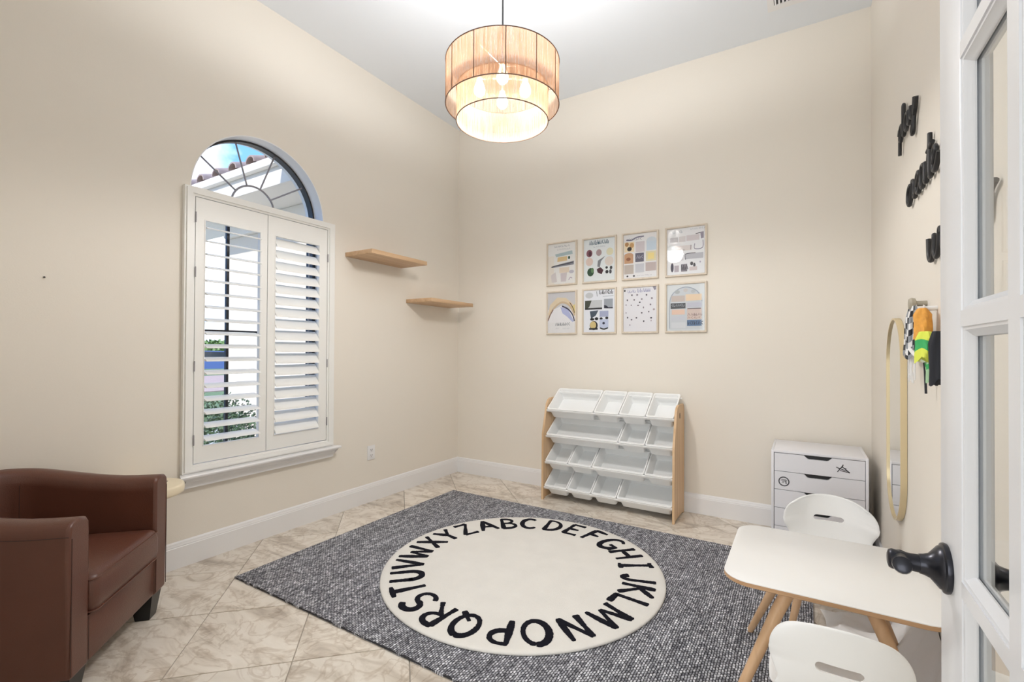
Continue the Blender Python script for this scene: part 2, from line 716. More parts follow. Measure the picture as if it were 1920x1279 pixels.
TS = .4572 * math.sqrt(2)
s0, d0 = -.580, -2.904
gap = .0022 * math.sqrt(2)
full_mesh = None
for k in range(-12, 16):
    for m_ in range(-12, 16):
        sa, sb = s0 + k * TS + gap, s0 + (k + 1) * TS - gap
        da, db = d0 + m_ * TS + gap, d0 + (m_ + 1) * TS - gap
        q = [((s_ + d_) / 2, (s_ - d_) / 2) for s_, d_ in ((sa, da), (sb, da), (sb, db), (sa, db))]
        c = (sum(p[0] for p in q) / 4, sum(p[1] for p in q) / 4)
        p2 = q
        for ax, val, kl in ((0, XL + .002, False), (0, XR - .002, True), (1, -.55, False), (1, YB - .002, True)):
            p2 = clip(p2, ax, val, kl)
            if len(p2) < 3:
                break
        if len(p2) < 3:
            continue
        area = abs(sum(p2[i][0] * p2[(i + 1) % len(p2)][1] - p2[(i + 1) % len(p2)][0] * p2[i][1] for i in range(len(p2)))) / 2
        if area < .0004:
            continue
        isfull = area > .99 * (.4572 - .0044) ** 2
        if isfull and full_mesh is not None:
            o = bpy.data.objects.new('tile', full_mesh)
            COL.objects.link(o)
            attach(o, floor_o, True)
        else:
            cc = (sum(p[0] for p in p2) / len(p2), sum(p[1] for p in p2) / len(p2)) if not isfull else c
            b = MB()
            def inset(P, e):
                out = []
                for x, y in P:
                    v = Vector((cc[0] - x, cc[1] - y))
                    v = v.normalized() * e
                    out.append((x + v.x - c[0], y + v.y - c[1]))
                return out
            b.loft([[(x, y, -.006) for x, y in inset(p2, 0)], [(x, y, -.0012) for x, y in inset(p2, 0)], [(x, y, 0) for x, y in inset(p2, .0016)]])
            o = b.build('tile', M_TILE, floor_o, True, smooth=False)
            if isfull:
                full_mesh = o.data
        o.location = (c[0], c[1], random.uniform(-.0005, .0003))


# baseboards with an ogee cap
def baseboard(name, p0, p1, nrm):
    prof = [(0, 0), (.016, 0), (.016, .118), (.0135, .121), (.0135, .127), (.010, .134), (.009, .142), (.004, .147), (0, .150)]
    n = Vector(nrm)
    loops = [[(p[0] + n.x * a, p[1] + n.y * a, h) for a, h in prof] for p in (p0, p1)]
    return struct(MB().loft(loops).build(name, M_TRIM, sharp=25))


baseboard('baseboard_left', (XL, YF), (XL, YB), (1, 0))
baseboard('baseboard_back', (XL, YB), (XR, YB), (0, -1))
baseboard('baseboard_right', (XR, YF), (XR, YB), (-1, 0))

# ------------------------------------------------------------------ window
win = sroot('window_1', (XL, WYC, WZ0))
GX = XL - .125      # glass plane


def arc(cy, cz, r, a0=0, a1=180, n=36):
    return [(cy + r * math.cos(math.radians(a0 + (a1 - a0) * i / n)), cz + r * math.sin(math.radians(a0 + (a1 - a0) * i / n))) for i in range(n + 1)]


MX = basis((0, 0, 0), (0, 1, 0), (0, 0, 1), (1, 0, 0))     # local (y, z, x)
# white plaster return lining the opening
e = .006
outl = [(WY0, WZ0), (WY1, WZ0)] + arc(WYC, WZS, WR)
innl = [(WY0 + e, WZ0 + e), (WY1 - e, WZ0 + e)] + arc(WYC, WZS, WR - e)
MB().prism([(y, z) for y, z in outl], XL - WT + .01, XL + .0015, [innl], M=MX).build('window_return', M_TRIM, win, sharp=30)
# dark frames
fw_ = .026
MB().prism([(WY0 + e, WZ0 + e), (WY1 - e, WZ0 + e), (WY1 - e, WZS - .01), (WY0 + e, WZS - .01)], GX - .03, GX + .045,
           [[(WY0 + e + fw_, WZ0 + e + fw_), (WY1 - e - fw_, WZ0 + e + fw_), (WY1 - e - fw_, WZS - .01 - fw_), (WY0 + e + fw_, WZS - .01 - fw_)]], M=MX).build('window_frame', M_WINFR, win, smooth=False)
af_o = [(WYC - WR + e, WZS - .01), (WYC + WR - e, WZS - .01)] + arc(WYC, WZS, WR - e)
af_i = [(WYC - WR + e + .012, WZS + .012), (WYC + WR - e - .012, WZS + .012)] + arc(WYC, WZS, WR - e - .012, 2, 178)
MB().prism(af_o, GX - .02, GX + .03, [af_i], M=MX).build('arch_frame', M_WINFR, win, sharp=30)
MB().box(GX - .02, GX + .03, WY0 + .03, WY1 - .03, 1.345, 1.372).build('meeting_rail', M_WINFR, win, smooth=False)
MB().box(GX - .010, GX + .010, 1.620, 1.637, WZ0 + .03, WZS - .03).build('muntin', M_WINFR, win, smooth=False)
# sunburst muntins
hub = arc(WYC - .012, WZS + .012, .145)
MB().tube([(GX + .012, y, z) for y, z in hub], .0065, 8).build('arch_hub', M_LEAD, win)
for a in (36, 72, 108, 144):
    ca, sa = math.cos(math.radians(a)), math.sin(math.radians(a))
    MB().tube([(GX + .012, WYC - .012 + .145 * ca, WZS + .012 + .145 * sa), (GX + .012, WYC + (WR - .015) * ca, WZS + (WR - .015) * sa)], .0055, 8).build('arch_spoke', M_LEAD, win)
MB().box(GX - .003, GX, WY0 + .02, WY1 - .02, WZ0 + .02, 1.358).build('window_pane', M_GLASS, win, smooth=False)
MB().box(GX - .003, GX, WY0 + .02, WY1 - .02, 1.358, WZS - .02).build('window_pane', M_GLASS, win, smooth=False)
MB().prism([(WYC - WR + .02, WZS), (WYC + WR - .02, WZS)] + arc(WYC, WZS, WR - .015), GX - .003, GX, M=MX).build('arch_pane', M_GLASS, win, smooth=False)
# stool and apron
sill = MB()
prof = [(0, .528), (.075, .528), (.080, .521), (.078, .512), (.060, .508), (.052, .494), (.052, .486), (.034, .470), (.028, .452), (.028, .446), (0, .440)]
for (y0, y1) in ((1.312, 2.338),):
    loops = []
    for y, kk in ((y0, 1.0), (y1, 1.0)):
        loops.append([(XL + a, y + ((a * .35) * (-1 if y == y0 else 1) if h > .505 else (a * -.2) * (-1 if y == y0 else 1)), h) for a, h in prof])
    sill.loft(loops)
sill.build('window_sill', M_TRIM, win, sharp=30)

# ------------------------------------------------------------------ plantation shutters
shut = thing('plantation_shutter', 'white louvred plantation shutters covering the lower part of the arched window', 'shutter', (XL, WYC, .53))
SX0, SX1 = XL, XL + .034
fr = MB()
fo = [(1.312, .530), (2.332, .530), (2.332, 2.196), (1.312, 2.196)]
fi = [(1.366, .578), (2.268, .578), (2.268, 2.142), (1.366, 2.142)]
fr.prism(fo, SX0 + .001, SX0 + .030, [fi], M=MX)
fr.prism([(1.322, .540), (2.322, .540), (2.322, 2.186), (1.322, 2.186)], SX0 + .030, SX0 + .038, [[(1.352, .566), (2.282, .566), (2.282, 2.156), (1.352, 2.156)]], M=MX)
fr.build('shutter_frame', M_SHUT, shut, smooth=False)


def louver_mesh(length):
    n = 14
    loops = []
    for y in (-length / 2, length / 2):
        loops.append([(.0445 * math.cos(2 * PI * k / n), y, .0055 * math.sin(2 * PI * k / n)) for k in range(n)])
    mb = MB()
    mb.loft(loops)
    return mb


def shutter_panel(y0, y1, ly0, ly1, tilt):
    b = MB()
    zb, zt = .583, 2.138
    b.prism([(y0, zb), (y1, zb), (y1, zt), (y0, zt)], SX0 + .004, SX0 + .030, [[(ly0, .680), (ly1, .680), (ly1, 2.012), (ly0, 2.012)]], M=MX)
    # applied bead lines at the stile edges
    b.box(SX0 + .030, SX0 + .033, ly0 - .006, ly0 - .002, .676, 2.016)
    b.box(SX0 + .030, SX0 + .033, ly1 + .002, ly1 + .006, .676, 2.016)
    pn = b.build('shutter_panel', M_SHUT, shut, smooth=False)
    n = 17
    pitch = (2.012 - .680) / n
    first = None
    for i in range(n):
        z = .680 + pitch * (i + .5)
        if first is None:
            o = louver_mesh(ly1 - ly0 - .004).build('louver', M_SHUT, pn, True)
            first = o
        else:
            o = first.copy()
            COL.objects.link(o)
        o.location = (SX0 + .016, (ly0 + ly1) / 2, z)
        o.rotation_euler = (0, math.radians(tilt), 0)
    return pn


pl = shutter_panel(1.370, 1.803, 1.424, 1.754, 15)
pr = shutter_panel(1.807, 2.264, 1.862, 2.196, 50)
for zz in (2.02, 1.70, 1.15, .72):
    MB().tube([(SX0 + .036, 1.368, zz - .03), (SX0 + .036, 1.368, zz + .03)], .0035, 8).build('hinge', M_LEAD, pl)
for zz in (1.93, 1.15, .72):
    MB().tube([(SX0 + .036, 2.266, zz - .03), (SX0 + .036, 2.266, zz + .03)], .0035, 8).build('hinge', M_LEAD, pr)
# hidden tilt rods at the back of the louvres
MB().box(SX0 - .034, SX0 - .028, 2.150, 2.160, .70, 1.99).build('tilt_rod', M_LEAD, pr, smooth=False)

# nail hole mark and outlet
tag(MB().lathe([(.004, 0), (.004, .006), (.002, .008)], M=basis((XL, .735, 1.585), (0, 1, 0), (0, 0, 1), (1, 0, 0)), n=10).build('nail', M_BLACK), 'tiny dark nail in the left wall above the armchair', 'nail')
ol = thing('wall_outlet', 'white electrical outlet low on the left wall right of the window', 'outlet', (XL, 2.72, .40))
MB().box(XL, XL + .006, 2.683, 2.760, .343, .460, bev=.002).build('cover_plate', M_TRIM, ol)
for zc in (.424, .380):
    s_ = MB().box(XL + .006, XL + .008, 2.705, 2.739, zc - .015, zc + .015, bev=.0008).build('socket', M_TRIM, ol)
    MB().box(XL + .008, XL + .0086, 2.712, 2.715, zc - .004, zc + .008).box(XL + .008, XL + .0086, 2.728, 2.731, zc - .004, zc + .008).box(XL + .008, XL + .0086, 2.719, 2.724, zc - .011, zc - .006).build('slot', M_BLACK, s_, smooth=False)

# ------------------------------------------------------------------ floating shelves
for (y0, z0, lab) in ((2.449, 1.9775, 'oak floating shelf higher on the left wall, nearer the window'),
                      (3.116, 1.675, 'oak floating shelf lower on the left wall, in the room corner')):
    o = MB().box(XL + .001, XL + .300, y0, y0 + .610, z0, z0 + .032, bev=.0015).build('floating_shelf', M_OAK)
    tag(o, lab, 'shelf', 'floating oak shelves on the left wall')

# ------------------------------------------------------------------ posters
def squig(rng, x0, x1, y, h, w):
    out = []
    x = x0
    while x < x1:
        ww = rng.uniform(.02, .06)
        k = rng.choice((0, 1, 2))
        if k == 0:
            out.append(([(x, y), (x + ww * .5, y - h), (x + ww, y)], w))
        elif k == 1:
            out.append(([(x, y - h), (x, y), (x + ww * .7, y), (x + ww * .8, y - h * .6)], w))
        else:
            out.append(([(x + ww, y - h), (x, y - h * .5), (x + ww, y)], w))
        x += ww + rng.uniform(.006, .03)
    return out


def poster(i, x0, x1, z0, z1, label, shapes, paper=(226, 224, 228)):
    yb = YB
    t = thing('framed_poster', label, 'poster', ((x0 + x1) / 2, yb, (z0 + z1) / 2), 0, 'eight framed posters in two rows on the back wall')
    w, h = x1 - x0, z1 - z0
    F = .015
    # mitred frame of four sides in one moulding
    prof = [(0, 0), (0, .018), (.003, .021), (F - .003, .021), (F, .017), (F, .004)]
    loops = []
    for cx, cz, sx, sz in ((x0, z0, 1, 1), (x1, z0, -1, 1), (x1, z1, -1, -1), (x0, z1, 1, -1)):
        loops.append([(cx + sx * a, yb - d, cz + sz * a) for a, d in prof])
    MB().loft(loops, wrap=True).build('frame', M_FRAME, t, sharp=40)
    pp = MB()
    Mp = basis((x0 + F, yb - .0105, z1 - F), (w - 2 * F, 0, 0), (0, 0, -(h - 2 * F)), (0, -1, 0))
    pp.prism([(0, 0), (1, 0), (1, 1), (0, 1)], -.006, 0, M=Mp)
    pr_ = pp.build('print', flat(*paper), t, smooth=False)
    mats, idx = [], {}
    art = MB()
    lvl = [0]

    def mi(c):
        if c not in idx:
            idx[c] = len(mats)
            mats.append(flat(*c))
        return idx[c]
    rng = random.Random(100 + i)
    asp = (w - 2 * F) / (h - 2 * F)
    Ma = basis((x0 + F, yb - .0105, z1 - F), (w - 2 * F, 0, 0), (0, 0, -(h - 2 * F)), (0, -1, 0))
    for s_ in shapes:
        lvl[0] += 1
        a, b = .00005 * lvl[0], .00005 * lvl[0] + .00004
        if s_[0] == 'r':
            art.prism([(s_[1], s_[2]), (s_[3], s_[2]), (s_[3], s_[4]), (s_[1], s_[4])], 0, b, mi=mi(s_[5]), M=Ma)
        elif s_[0] == 'e':
            art.prism([(s_[1] + s_[3] * math.cos(q * PI / 8), s_[2] + s_[4] * math.sin(q * PI / 8)) for q in range(16)], 0, b, mi=mi(s_[5]), M=Ma)
        elif s_[0] == 'p':
            art.prism(s_[1], 0, b, mi=mi(s_[2]), M=Ma)
        elif s_[0] == 's':
            art.ribbon(smooth_pts(s_[1], 5), s_[2], 0, b, mi=mi(s_[3]), M=Ma)
        elif s_[0] == 't':
            for pts, ww in squig(rng, s_[1], s_[3], s_[2], s_[4], s_[4] * .22):
                art.ribbon(pts, ww, 0, b, mi=mi(s_[5]), M=Ma)
    if mats:
        art.build('artwork', mats, pr_, smooth=False)['kind'] = 'stuff'
    MB().box(x0 + F - .002, x1 - F + .002, yb - .0145, yb - .0135, z0 + F - .002, z1 - F + .002).build('glazing', M_GLASS, t, smooth=False)
    return t


K = (60, 58, 66)
DK = (30, 28, 34)
P1 = [('r', 0, .3, .22, 1, (232, 222, 212)), ('t', .25, .09, .80, .04, (120, 125, 140)), ('t', .35, .16, .8, .03, (150, 155, 165)),
      ('p', [(.26, .26), (.88, .20), (.90, .29), (.3, .33)], (172, 188, 192)), ('p', [(.36, .34), (.70, .33), (.70, .44), (.34, .45)], (216, 186, 138)),
      ('e', .77, .37, .04, .04, (60, 90, 70)), ('p', [(.12, .56), (.55, .50), (.94, .46), (.94, .55), (.5, .57), (.14, .59)], (128, 128, 138)),
      ('s', [(.12, .57), (.3, .54), (.6, .525), (.93, .49)], .018, DK), ('r', .42, .60, .78, .73, (226, 208, 190)), ('p', [(.1, .78), (.28, .70), (.34, .95), (.14, .96)], (214, 204, 204)),
      ('p', [(.46, .74), (.70, .73), (.66, .95), (.48, .95)], (206, 194, 198)), ('e', .86, .72, .09, .04, (190, 184, 196)), ('s', [(.76, .92), (.82, .86), (.88, .88)], .02, (170, 150, 170))]
P2 = [('t', .18, .13, .82, .10, (88, 108, 124)), ('t', .32, .20, .66, .03, (140, 150, 170)),
      ('e', .18, .33, .10, .09, (134, 84, 96)), ('e', .20, .34, .05, .06, (80, 36, 50)), ('e', .49, .33, .09, .08, (168, 144, 146)), ('e', .84, .33, .11, .09, (226, 218, 186)),
      ('e', .18, .53, .12, .10, (222, 198, 188)), ('p', [(.44, .66), (.46, .52), (.70, .42), (.56, .54), (.52, .68)], (128, 130, 136)), ('e', .82, .55, .14, .11, (222, 208, 200)),
      ('e', .22, .78, .11, .10, (38, 72, 48)), ('e', .28, .74, .05, .06, (96, 130, 90)), ('p', [(.42, .72), (.54, .68), (.64, .75), (.58, .85), (.45, .80)], (74, 34, 46)),
      ('e', .74, .70, .04, .03, DK), ('e', .88, .71, .04, .04, DK), ('e', .75, .80, .05, .04, DK), ('e', .86, .80, .04, .05, K)]
P3 = [('s', [(.08, .12), (.25, .13), (.40, .08), (.62, .07)], .03, (120, 116, 136)), ('t', .1, .14, .55, .05, (110, 106, 126)),
      ('r', .02, .17, .33, .40, (236, 216, 184)), ('e', .10, .22, .06, .05, (180, 130, 80)), ('e', .25, .25, .07, .06, (200, 152, 96)), ('e', .18, .33, .07, .05, (40, 24, 14)),
      ('r', .37, .18, .64, .42, (210, 198, 202)), ('e', .84, .20, .15, .10, (206, 214, 224)), ('r', .70, .20, .98, .40, (200, 212, 226)),
      ('r', .02, .46, .30, .66, (200, 152, 116)), ('e', .16, .47, .14, .05, (200, 152, 116)), ('e', .15, .56, .07, .04, (140, 84, 54)), ('r', .36, .44, .62, .64, (92, 88, 106)), ('t', .40, .56, .58, .07, (176, 172, 190)),
      ('r', .68, .42, .98, .64, (224, 212, 176)), ('r', .74, .46, .92, .60, (240, 216, 140)), ('r', .02, .69, .31, .90, (192, 178, 170)), ('r', .36, .68, .63, .88, (200, 198, 206)), ('r', .67, .67, .98, .86, (190, 172, 170)),
      ('e', .12, .95, .03, .02, K), ('e', .32, .95, .03, .02, K), ('t', .42, .955, .85, .02, (150, 146, 160))]
P4 = [('t', .16, .10, .44, .05, (176, 182, 190)), ('t', .62, .06, .98, .03, (160, 168, 178)),
      ('r', .08, .19, .30, .30, (196, 192, 196)), ('r', .32, .18, .50, .30, (216, 208, 210)), ('r', .52, .17, .86, .29, (212, 202, 206)), ('s', [(.76, .155), (.9, .14)], .015, K), ('p', [(.88, .13), (.97, .12), (.97, .26), (.90, .27)], (150, 140, 156)),
      ('e', .10, .42, .09, .07, (214, 218, 222)), ('r', .20, .38, .66, .49, (222, 212, 212)), ('t', .30, .49, .50, .03, K), ('s', [(.64, .38), (.63, .48)], .015, (110, 104, 116)), ('s', [(.74, .36), (.74, .47), (.94, .46), (.95, .30)], .015, (110, 104, 130)),
      ('r', .06, .58, .44, .70, (206, 202, 208)), ('s', [(.10, .60), (.22, .62), (.28, .57)], .02, K), ('r', .48, .56, .96, .68, (188, 186, 194)), ('s', [(.50, .69), (.50, .57), (.76, .56)], .018, (96, 92, 104)),
      ('e', .14, .84, .04, .10, (60, 52, 74)), ('r', .20, .80, .32, .94, (180, 168, 178)), ('r', .38, .78, .54, .94, (120, 112, 122)), ('t', .39, .90, .53, .10, K), ('e', .66, .78, .04, .04, K), ('e', .73, .82, .03, .05, K), ('r', .60, .85, .80, .93, (216, 200, 200)), ('e', .88, .76, .02, .02, (180, 170, 190))]
P5 = [('r', 0, 0, 1, .42, (206, 202, 206)), ('p', [(.0, .52), (.08, .30), (.35, .12), (.66, .14), (1, .36), (1, .56), (.72, .28), (.42, .24), (.16, .38), (.05, .64)], (226, 206, 178)),
      ('p', [(.86, .36), (1, .30), (1, .62)], (224, 204, 140)), ('s', [(.02, .66), (.14, .46), (.36, .30), (.56, .25), (.8, .34), (.98, .58)], .05, (206, 180, 150)),
      ('p', [(.02, .7), (.20, .42), (.5, .33), (.78, .42), (.96, .70), (.94, .76), (0, .74)], (236, 232, 236)), ('p', [(.46, .36), (.74, .42), (.95, .72), (.90, .74), (.70, .60), (.54, .52)], (178, 182, 220)),
      ('s', [(.52, .34), (.74, .42), (.90, .56), (.97, .72)], .035, (44, 42, 74)), ('s', [(.0, .70), (.08, .56), (.20, .42)], .03, (120, 90, 84)), ('s', [(.80, .26), (.92, .40), (.97, .52)], .025, (90, 66, 50)),
      ('t', .28, .82, .78, .07, (120, 122, 130)), ('t', .30, .90, .44, .03, (180, 182, 186)), ('t', .55, .91, .78, .03, (190, 192, 196))]
P6 = [('e', .18, .12, .13, .07, (200, 200, 204)), ('s', [(.42, .03), (.44, .15)], .02, (150, 150, 158)), ('t', .52, .10, .94, .09, K), ('s', [(.62, .16), (.96, .15)], .012, (170, 174, 180)),
      ('r', .04, .24, .60, .44, (202, 202, 206)), ('p', [(.04, .24), (.26, .24), (.18, .40), (.04, .46)], (66, 70, 60)), ('r', .04, .42, .60, .46, DK), ('r', .66, .22, .94, .44, (158, 162, 172)), ('p', [(.66, .44), (.66, .36), (.74, .38), (.80, .42), (.94, .42), (.94, .45)], (34, 34, 56)),
      ('p', [(.20, .50), (.48, .48), (.40, .60), (.24, .68)], (70, 82, 98)), ('r', .52, .50, .80, .64, (172, 176, 206)), ('e', .28, .69, .07, .03, DK), ('e', .42, .68, .06, .035, DK), ('e', .57, .68, .05, .03, DK), ('e', .75, .67, .05, .03, DK),
      ('r', .52, .70, .80, .90, (196, 202, 228)), ('e', .65, .79, .04, .03, (30, 30, 60)), ('s', [(.53, .90), (.66, .93), (.79, .90)], .03, DK), ('e', .33, .84, .13, .11, DK), ('e', .31, .83, .10, .09, (216, 190, 130)), ('r', .18, .90, .46, .94, DK)]
P7 = [('t', .14, .11, .38, .06, (140, 138, 178)), ('t', .44, .11, .82, .08, (140, 138, 178)), ('p', [(.88, 0), (.98, 0), (.98, .07), (.93, .08)], (140, 134, 150)), ('e', .04, .06, .025, .025, DK)]
_r = random.Random(5)
for (ax, ay) in ((.26, .17), (.42, .17), (.70, .18), (.12, .28), (.33, .28), (.56, .27), (.86, .26), (.50, .34), (.08, .39), (.24, .40), (.45, .41), (.82, .40), (.61, .46), (.92, .51), (.08, .57), (.77, .56), (.56, .58), (.13, .68), (.40, .69), (.25, .73), (.84, .70), (.84, .76), (.62, .77), (.2, .85)):
    P7.append(('e', ax, ay, _r.uniform(.014, .030), _r.uniform(.014, .022), _r.choice(((92, 84, 96), (130, 116, 128), (170, 150, 156), (66, 60, 74)))))
arch_o = [(.06, .98), (.06, .36)] + [(.5 - .44 * math.cos(q * PI / 16), .36 - .30 * math.sin(q * PI / 16)) for q in range(17)] + [(.94, .98)]
P8 = [('p', arch_o, (204, 206, 212)), ('s', [(.07, .95), (.07, .4), (.2, .16), (.5, .06), (.8, .16), (.93, .38)], .02, (160, 166, 180)), ('e', .28, .16, .07, .04, (176, 178, 182)), ('e', .5, .13, .06, .04, (204, 196, 196)), ('e', .7, .16, .06, .04, (190, 192, 196)),
      ('r', .12, .24, .48, .37, (200, 184, 178)), ('r', .50, .22, .92, .36, (236, 208, 178)), ('r', .10, .40, .50, .52, (70, 72, 78)), ('t', .13, .47, .47, .05, (170, 172, 182)), ('r', .54, .40, .92, .50, (196, 194, 208)), ('r', .13, .54, .48, .65, (232, 196, 178)),
      ('r', .12, .68, .48, .78, (204, 204, 214)), ('r', .12, .82, .50, .94, (214, 214, 220)), ('r', .54, .52, .92, .76, (214, 192, 184)), ('s', [(.55, .53), (.9, .53)], .02, (110, 92, 96)), ('t', .56, .68, .90, .05, (120, 92, 96)), ('t', .56, .74, .90, .04, (150, 110, 100)),
      ('r', .54, .77, .92, .90, (84, 112, 150)), ('t', .56, .87, .90, .07, (44, 56, 80))]
PX = [(-2.006, -1.703), (-1.652, -1.340), (-1.294, -.989), (-.937, -.623)]
TL = ['framed poster with pale brush strokes and a dark paintbrush, top row far left', 'framed poster with nine dark red, cream and green blobs on white, top row',
      'framed poster of a three by three grid of coloured squares, top row', 'framed poster with four rows of small grey drawings, top row far right',
      'framed poster with a beige and blue rainbow arc, bottom row far left', 'framed poster with black and blue picture blocks and a tan disc, bottom row',
      'framed poster scattered with small dark dots under handwriting, bottom row', 'framed poster with a grey arch holding coloured blocks, bottom row far right']
for i in range(4):
    poster(i, PX[i][0], PX[i][1], 1.842, 2.238, TL[i], (P1, P2, P3, P4)[i], ((232, 228, 226), (228, 230, 232), (234, 230, 232), (236, 234, 238))[i])
    poster(i + 4, PX[i][0], PX[i][1], 1.398, 1.793, TL[i + 4], (P5, P6, P7, P8)[i], ((232, 228, 230), (234, 234, 242), (232, 228, 234), (220, 222, 226))[i])

# ------------------------------------------------------------------ toy organiser and its bins
rack = thing('toy_rack', 'white and birch wood toy organiser rack with four tilted tiers against the back wall', 'rack', (-1.325, 3.70, 0))
RX0, RX1 = -1.872, -.786
side = [(3.525, 0), (3.545, 0), (3.565, .015), (3.80, .015), (3.82, 0), (3.855, 0), (3.855, .790), (3.845, .825), (3.82, .845), (3.665, .845), (3.63, .832), (3.60, .80), (3.530, .55)]
MR = basis((0, 0, 0), (0, 1, 0), (0, 0, 1), (1, 0, 0))
for xa in (RX0, RX1 - .016):
    sp_ = MB().prism(side, xa, xa + .016, M=MR).build('side_panel', M_BIRCH, rack, smooth=False)
    if xa > -1:
        MB().prism([(3.70 + .010 * math.cos(q * PI / 6) * 1, .765 + .022 * math.sin(q * PI / 6)) for q in range(12)], xa + .0155, xa + .0175, M=MR).build('hand_slot', M_BLACK, sp_)
rows = [(3.578, .757, [2, 1, 1, 1]), (3.562, .541, [3, 1, 1]), (3.546, .322, [1, 1, 2, 1]), (3.530, .115, [1, 1, 1, 2])]
TILT = math.radians(33)
BL, BD = .295, .108
U = (RX1 - RX0 - .036) / 5


def rr(x0, x1, y0, y1, r, z, n=4):
    out = []
    for cx, cy, a0 in ((x1 - r, y1 - r, 0), (x0 + r, y1 - r, 90), (x0 + r, y0 + r, 180), (x1 - r, y0 + r, 270)):
        for k in range(n + 1):
            a = math.radians(a0 + 90 * k / n)
            out.append((cx + r * math.cos(a), cy + r * math.sin(a), z))
    return out


def bin_mesh(w):
    b = MB()
    x0, x1 = .002, w - .002
    t = .020
    L_ = [rr(x0 + t, x1 - t, t + .004, BL - t, .022, -BD),
          rr(x0 + .009, x1 - .009, .010, BL - .010, .020, -.012),
          rr(x0 + .009, x1 - .009, .010, BL - .010, .020, -.010),
          rr(x0, x1, 0, BL, .018, -.010), rr(x0, x1, 0, BL, .018, -.001), rr(x0 + .002, x1 - .002, .002, BL - .002, .018, 0),
          rr(x0 + .009, x1 - .009, .010, BL - .010, .018, 0), rr(x0 + .012, x1 - .012, .013, BL - .013, .018, -.004),
          rr(x0 + t + .003, x1 - t - .003, t + .007, BL - t - .003, .020, -BD + .003)]
    b.loft(L_)
    return b.build('storage_bin', M_WHITE, sharp=50)


protos = {}
names_r = ['top tier', 'second tier', 'third tier', 'bottom tier']
pos_txt = {0: 'first from left', 1: 'second from left', 2: 'third from left', 3: 'rightmost'}
szt = {1: 'small', 2: 'wide', 3: 'extra wide'}
for ri, (yf, zf, sizes) in enumerate(rows):
    x = RX0 + .018
    for bi, s_ in enumerate(sizes):
        w = U * s_
        if s_ not in protos:
            o = bin_mesh(w)
            protos[s_] = o
        else:
            o = protos[s_].copy()
            COL.objects.link(o)
        o.location = (x, yf, zf)
        o.rotation_euler = (TILT, 0, 0)
        ps = 'rightmost' if bi == len(sizes) - 1 else pos_txt[bi]
        tag(o, '%s white plastic bin, %s on the %s of the toy rack' % (szt[s_], ps, names_r[ri]), 'bin', 'white storage bins in the toy rack')
        x += w
    for dd in (.028, .262):
        yy, zz = yf + dd * math.cos(TILT), zf + dd * math.sin(TILT)
        off = (.019 * math.sin(TILT), -.019 * math.cos(TILT))
        MB().tube([(RX0 + .008, yy + off[0], zz + off[1]), (RX1 - .008, yy + off[0], zz + off[1])], .0065, 10).build('support_rod', M_WHITE, rack)
    # white front rail carrying the lips of the bins
    Mr = Matrix.Translation((0, yf, zf)) @ Matrix.Rotation(TILT, 4, 'X')
    MB().box(RX0 + .016, RX1 - .016, -.003, .008, -.030, -.0105, bev=.002, M=Mr).build('front_rail', M_WHITE, rack)

# ------------------------------------------------------------------ drawer cabinet
cb = thing('drawer_cabinet', 'white five-drawer cabinet with black cut-out handles in the right back corner', 'cabinet', (.08, 3.6, 0))
CX0, CX1, CY0, CY1, CZ = -.166, .326, 3.388, 3.800, .636
T = .014
MB().box(CX0, CX0 + T, CY0, CY1, 0, CZ, bev=.001).build('side_panel', M_CAB, cb)
MB().box(CX1 - T, CX1, CY0, CY1, 0, CZ, bev=.001).build('side_panel', M_CAB, cb)
MB().box(CX0 + T, CX1 - T, CY0, CY1, CZ - T, CZ, bev=.001).build('top_panel', M_CAB, cb)
MB().box(CX0 + T, CX1 - T, CY1 - .01, CY1, 0, CZ - T).build('back_panel', M_CAB, cb, smooth=False)
MB().box(CX0 + T, CX1 - T, CY0 + .02, CY0 + .035, 0, .05).build('plinth', M_CAB, cb, smooth=False)
nd = 5
dh = (CZ - T - .003 - .052) / nd
Mc = basis((0, CY0 + .016, 0), (1, 0, 0), (0, 0, 1), (0, -1, 0))
dx0, dx1 = CX0 + T + .003, CX1 - T - .003
dxm = (dx0 + dx1) / 2
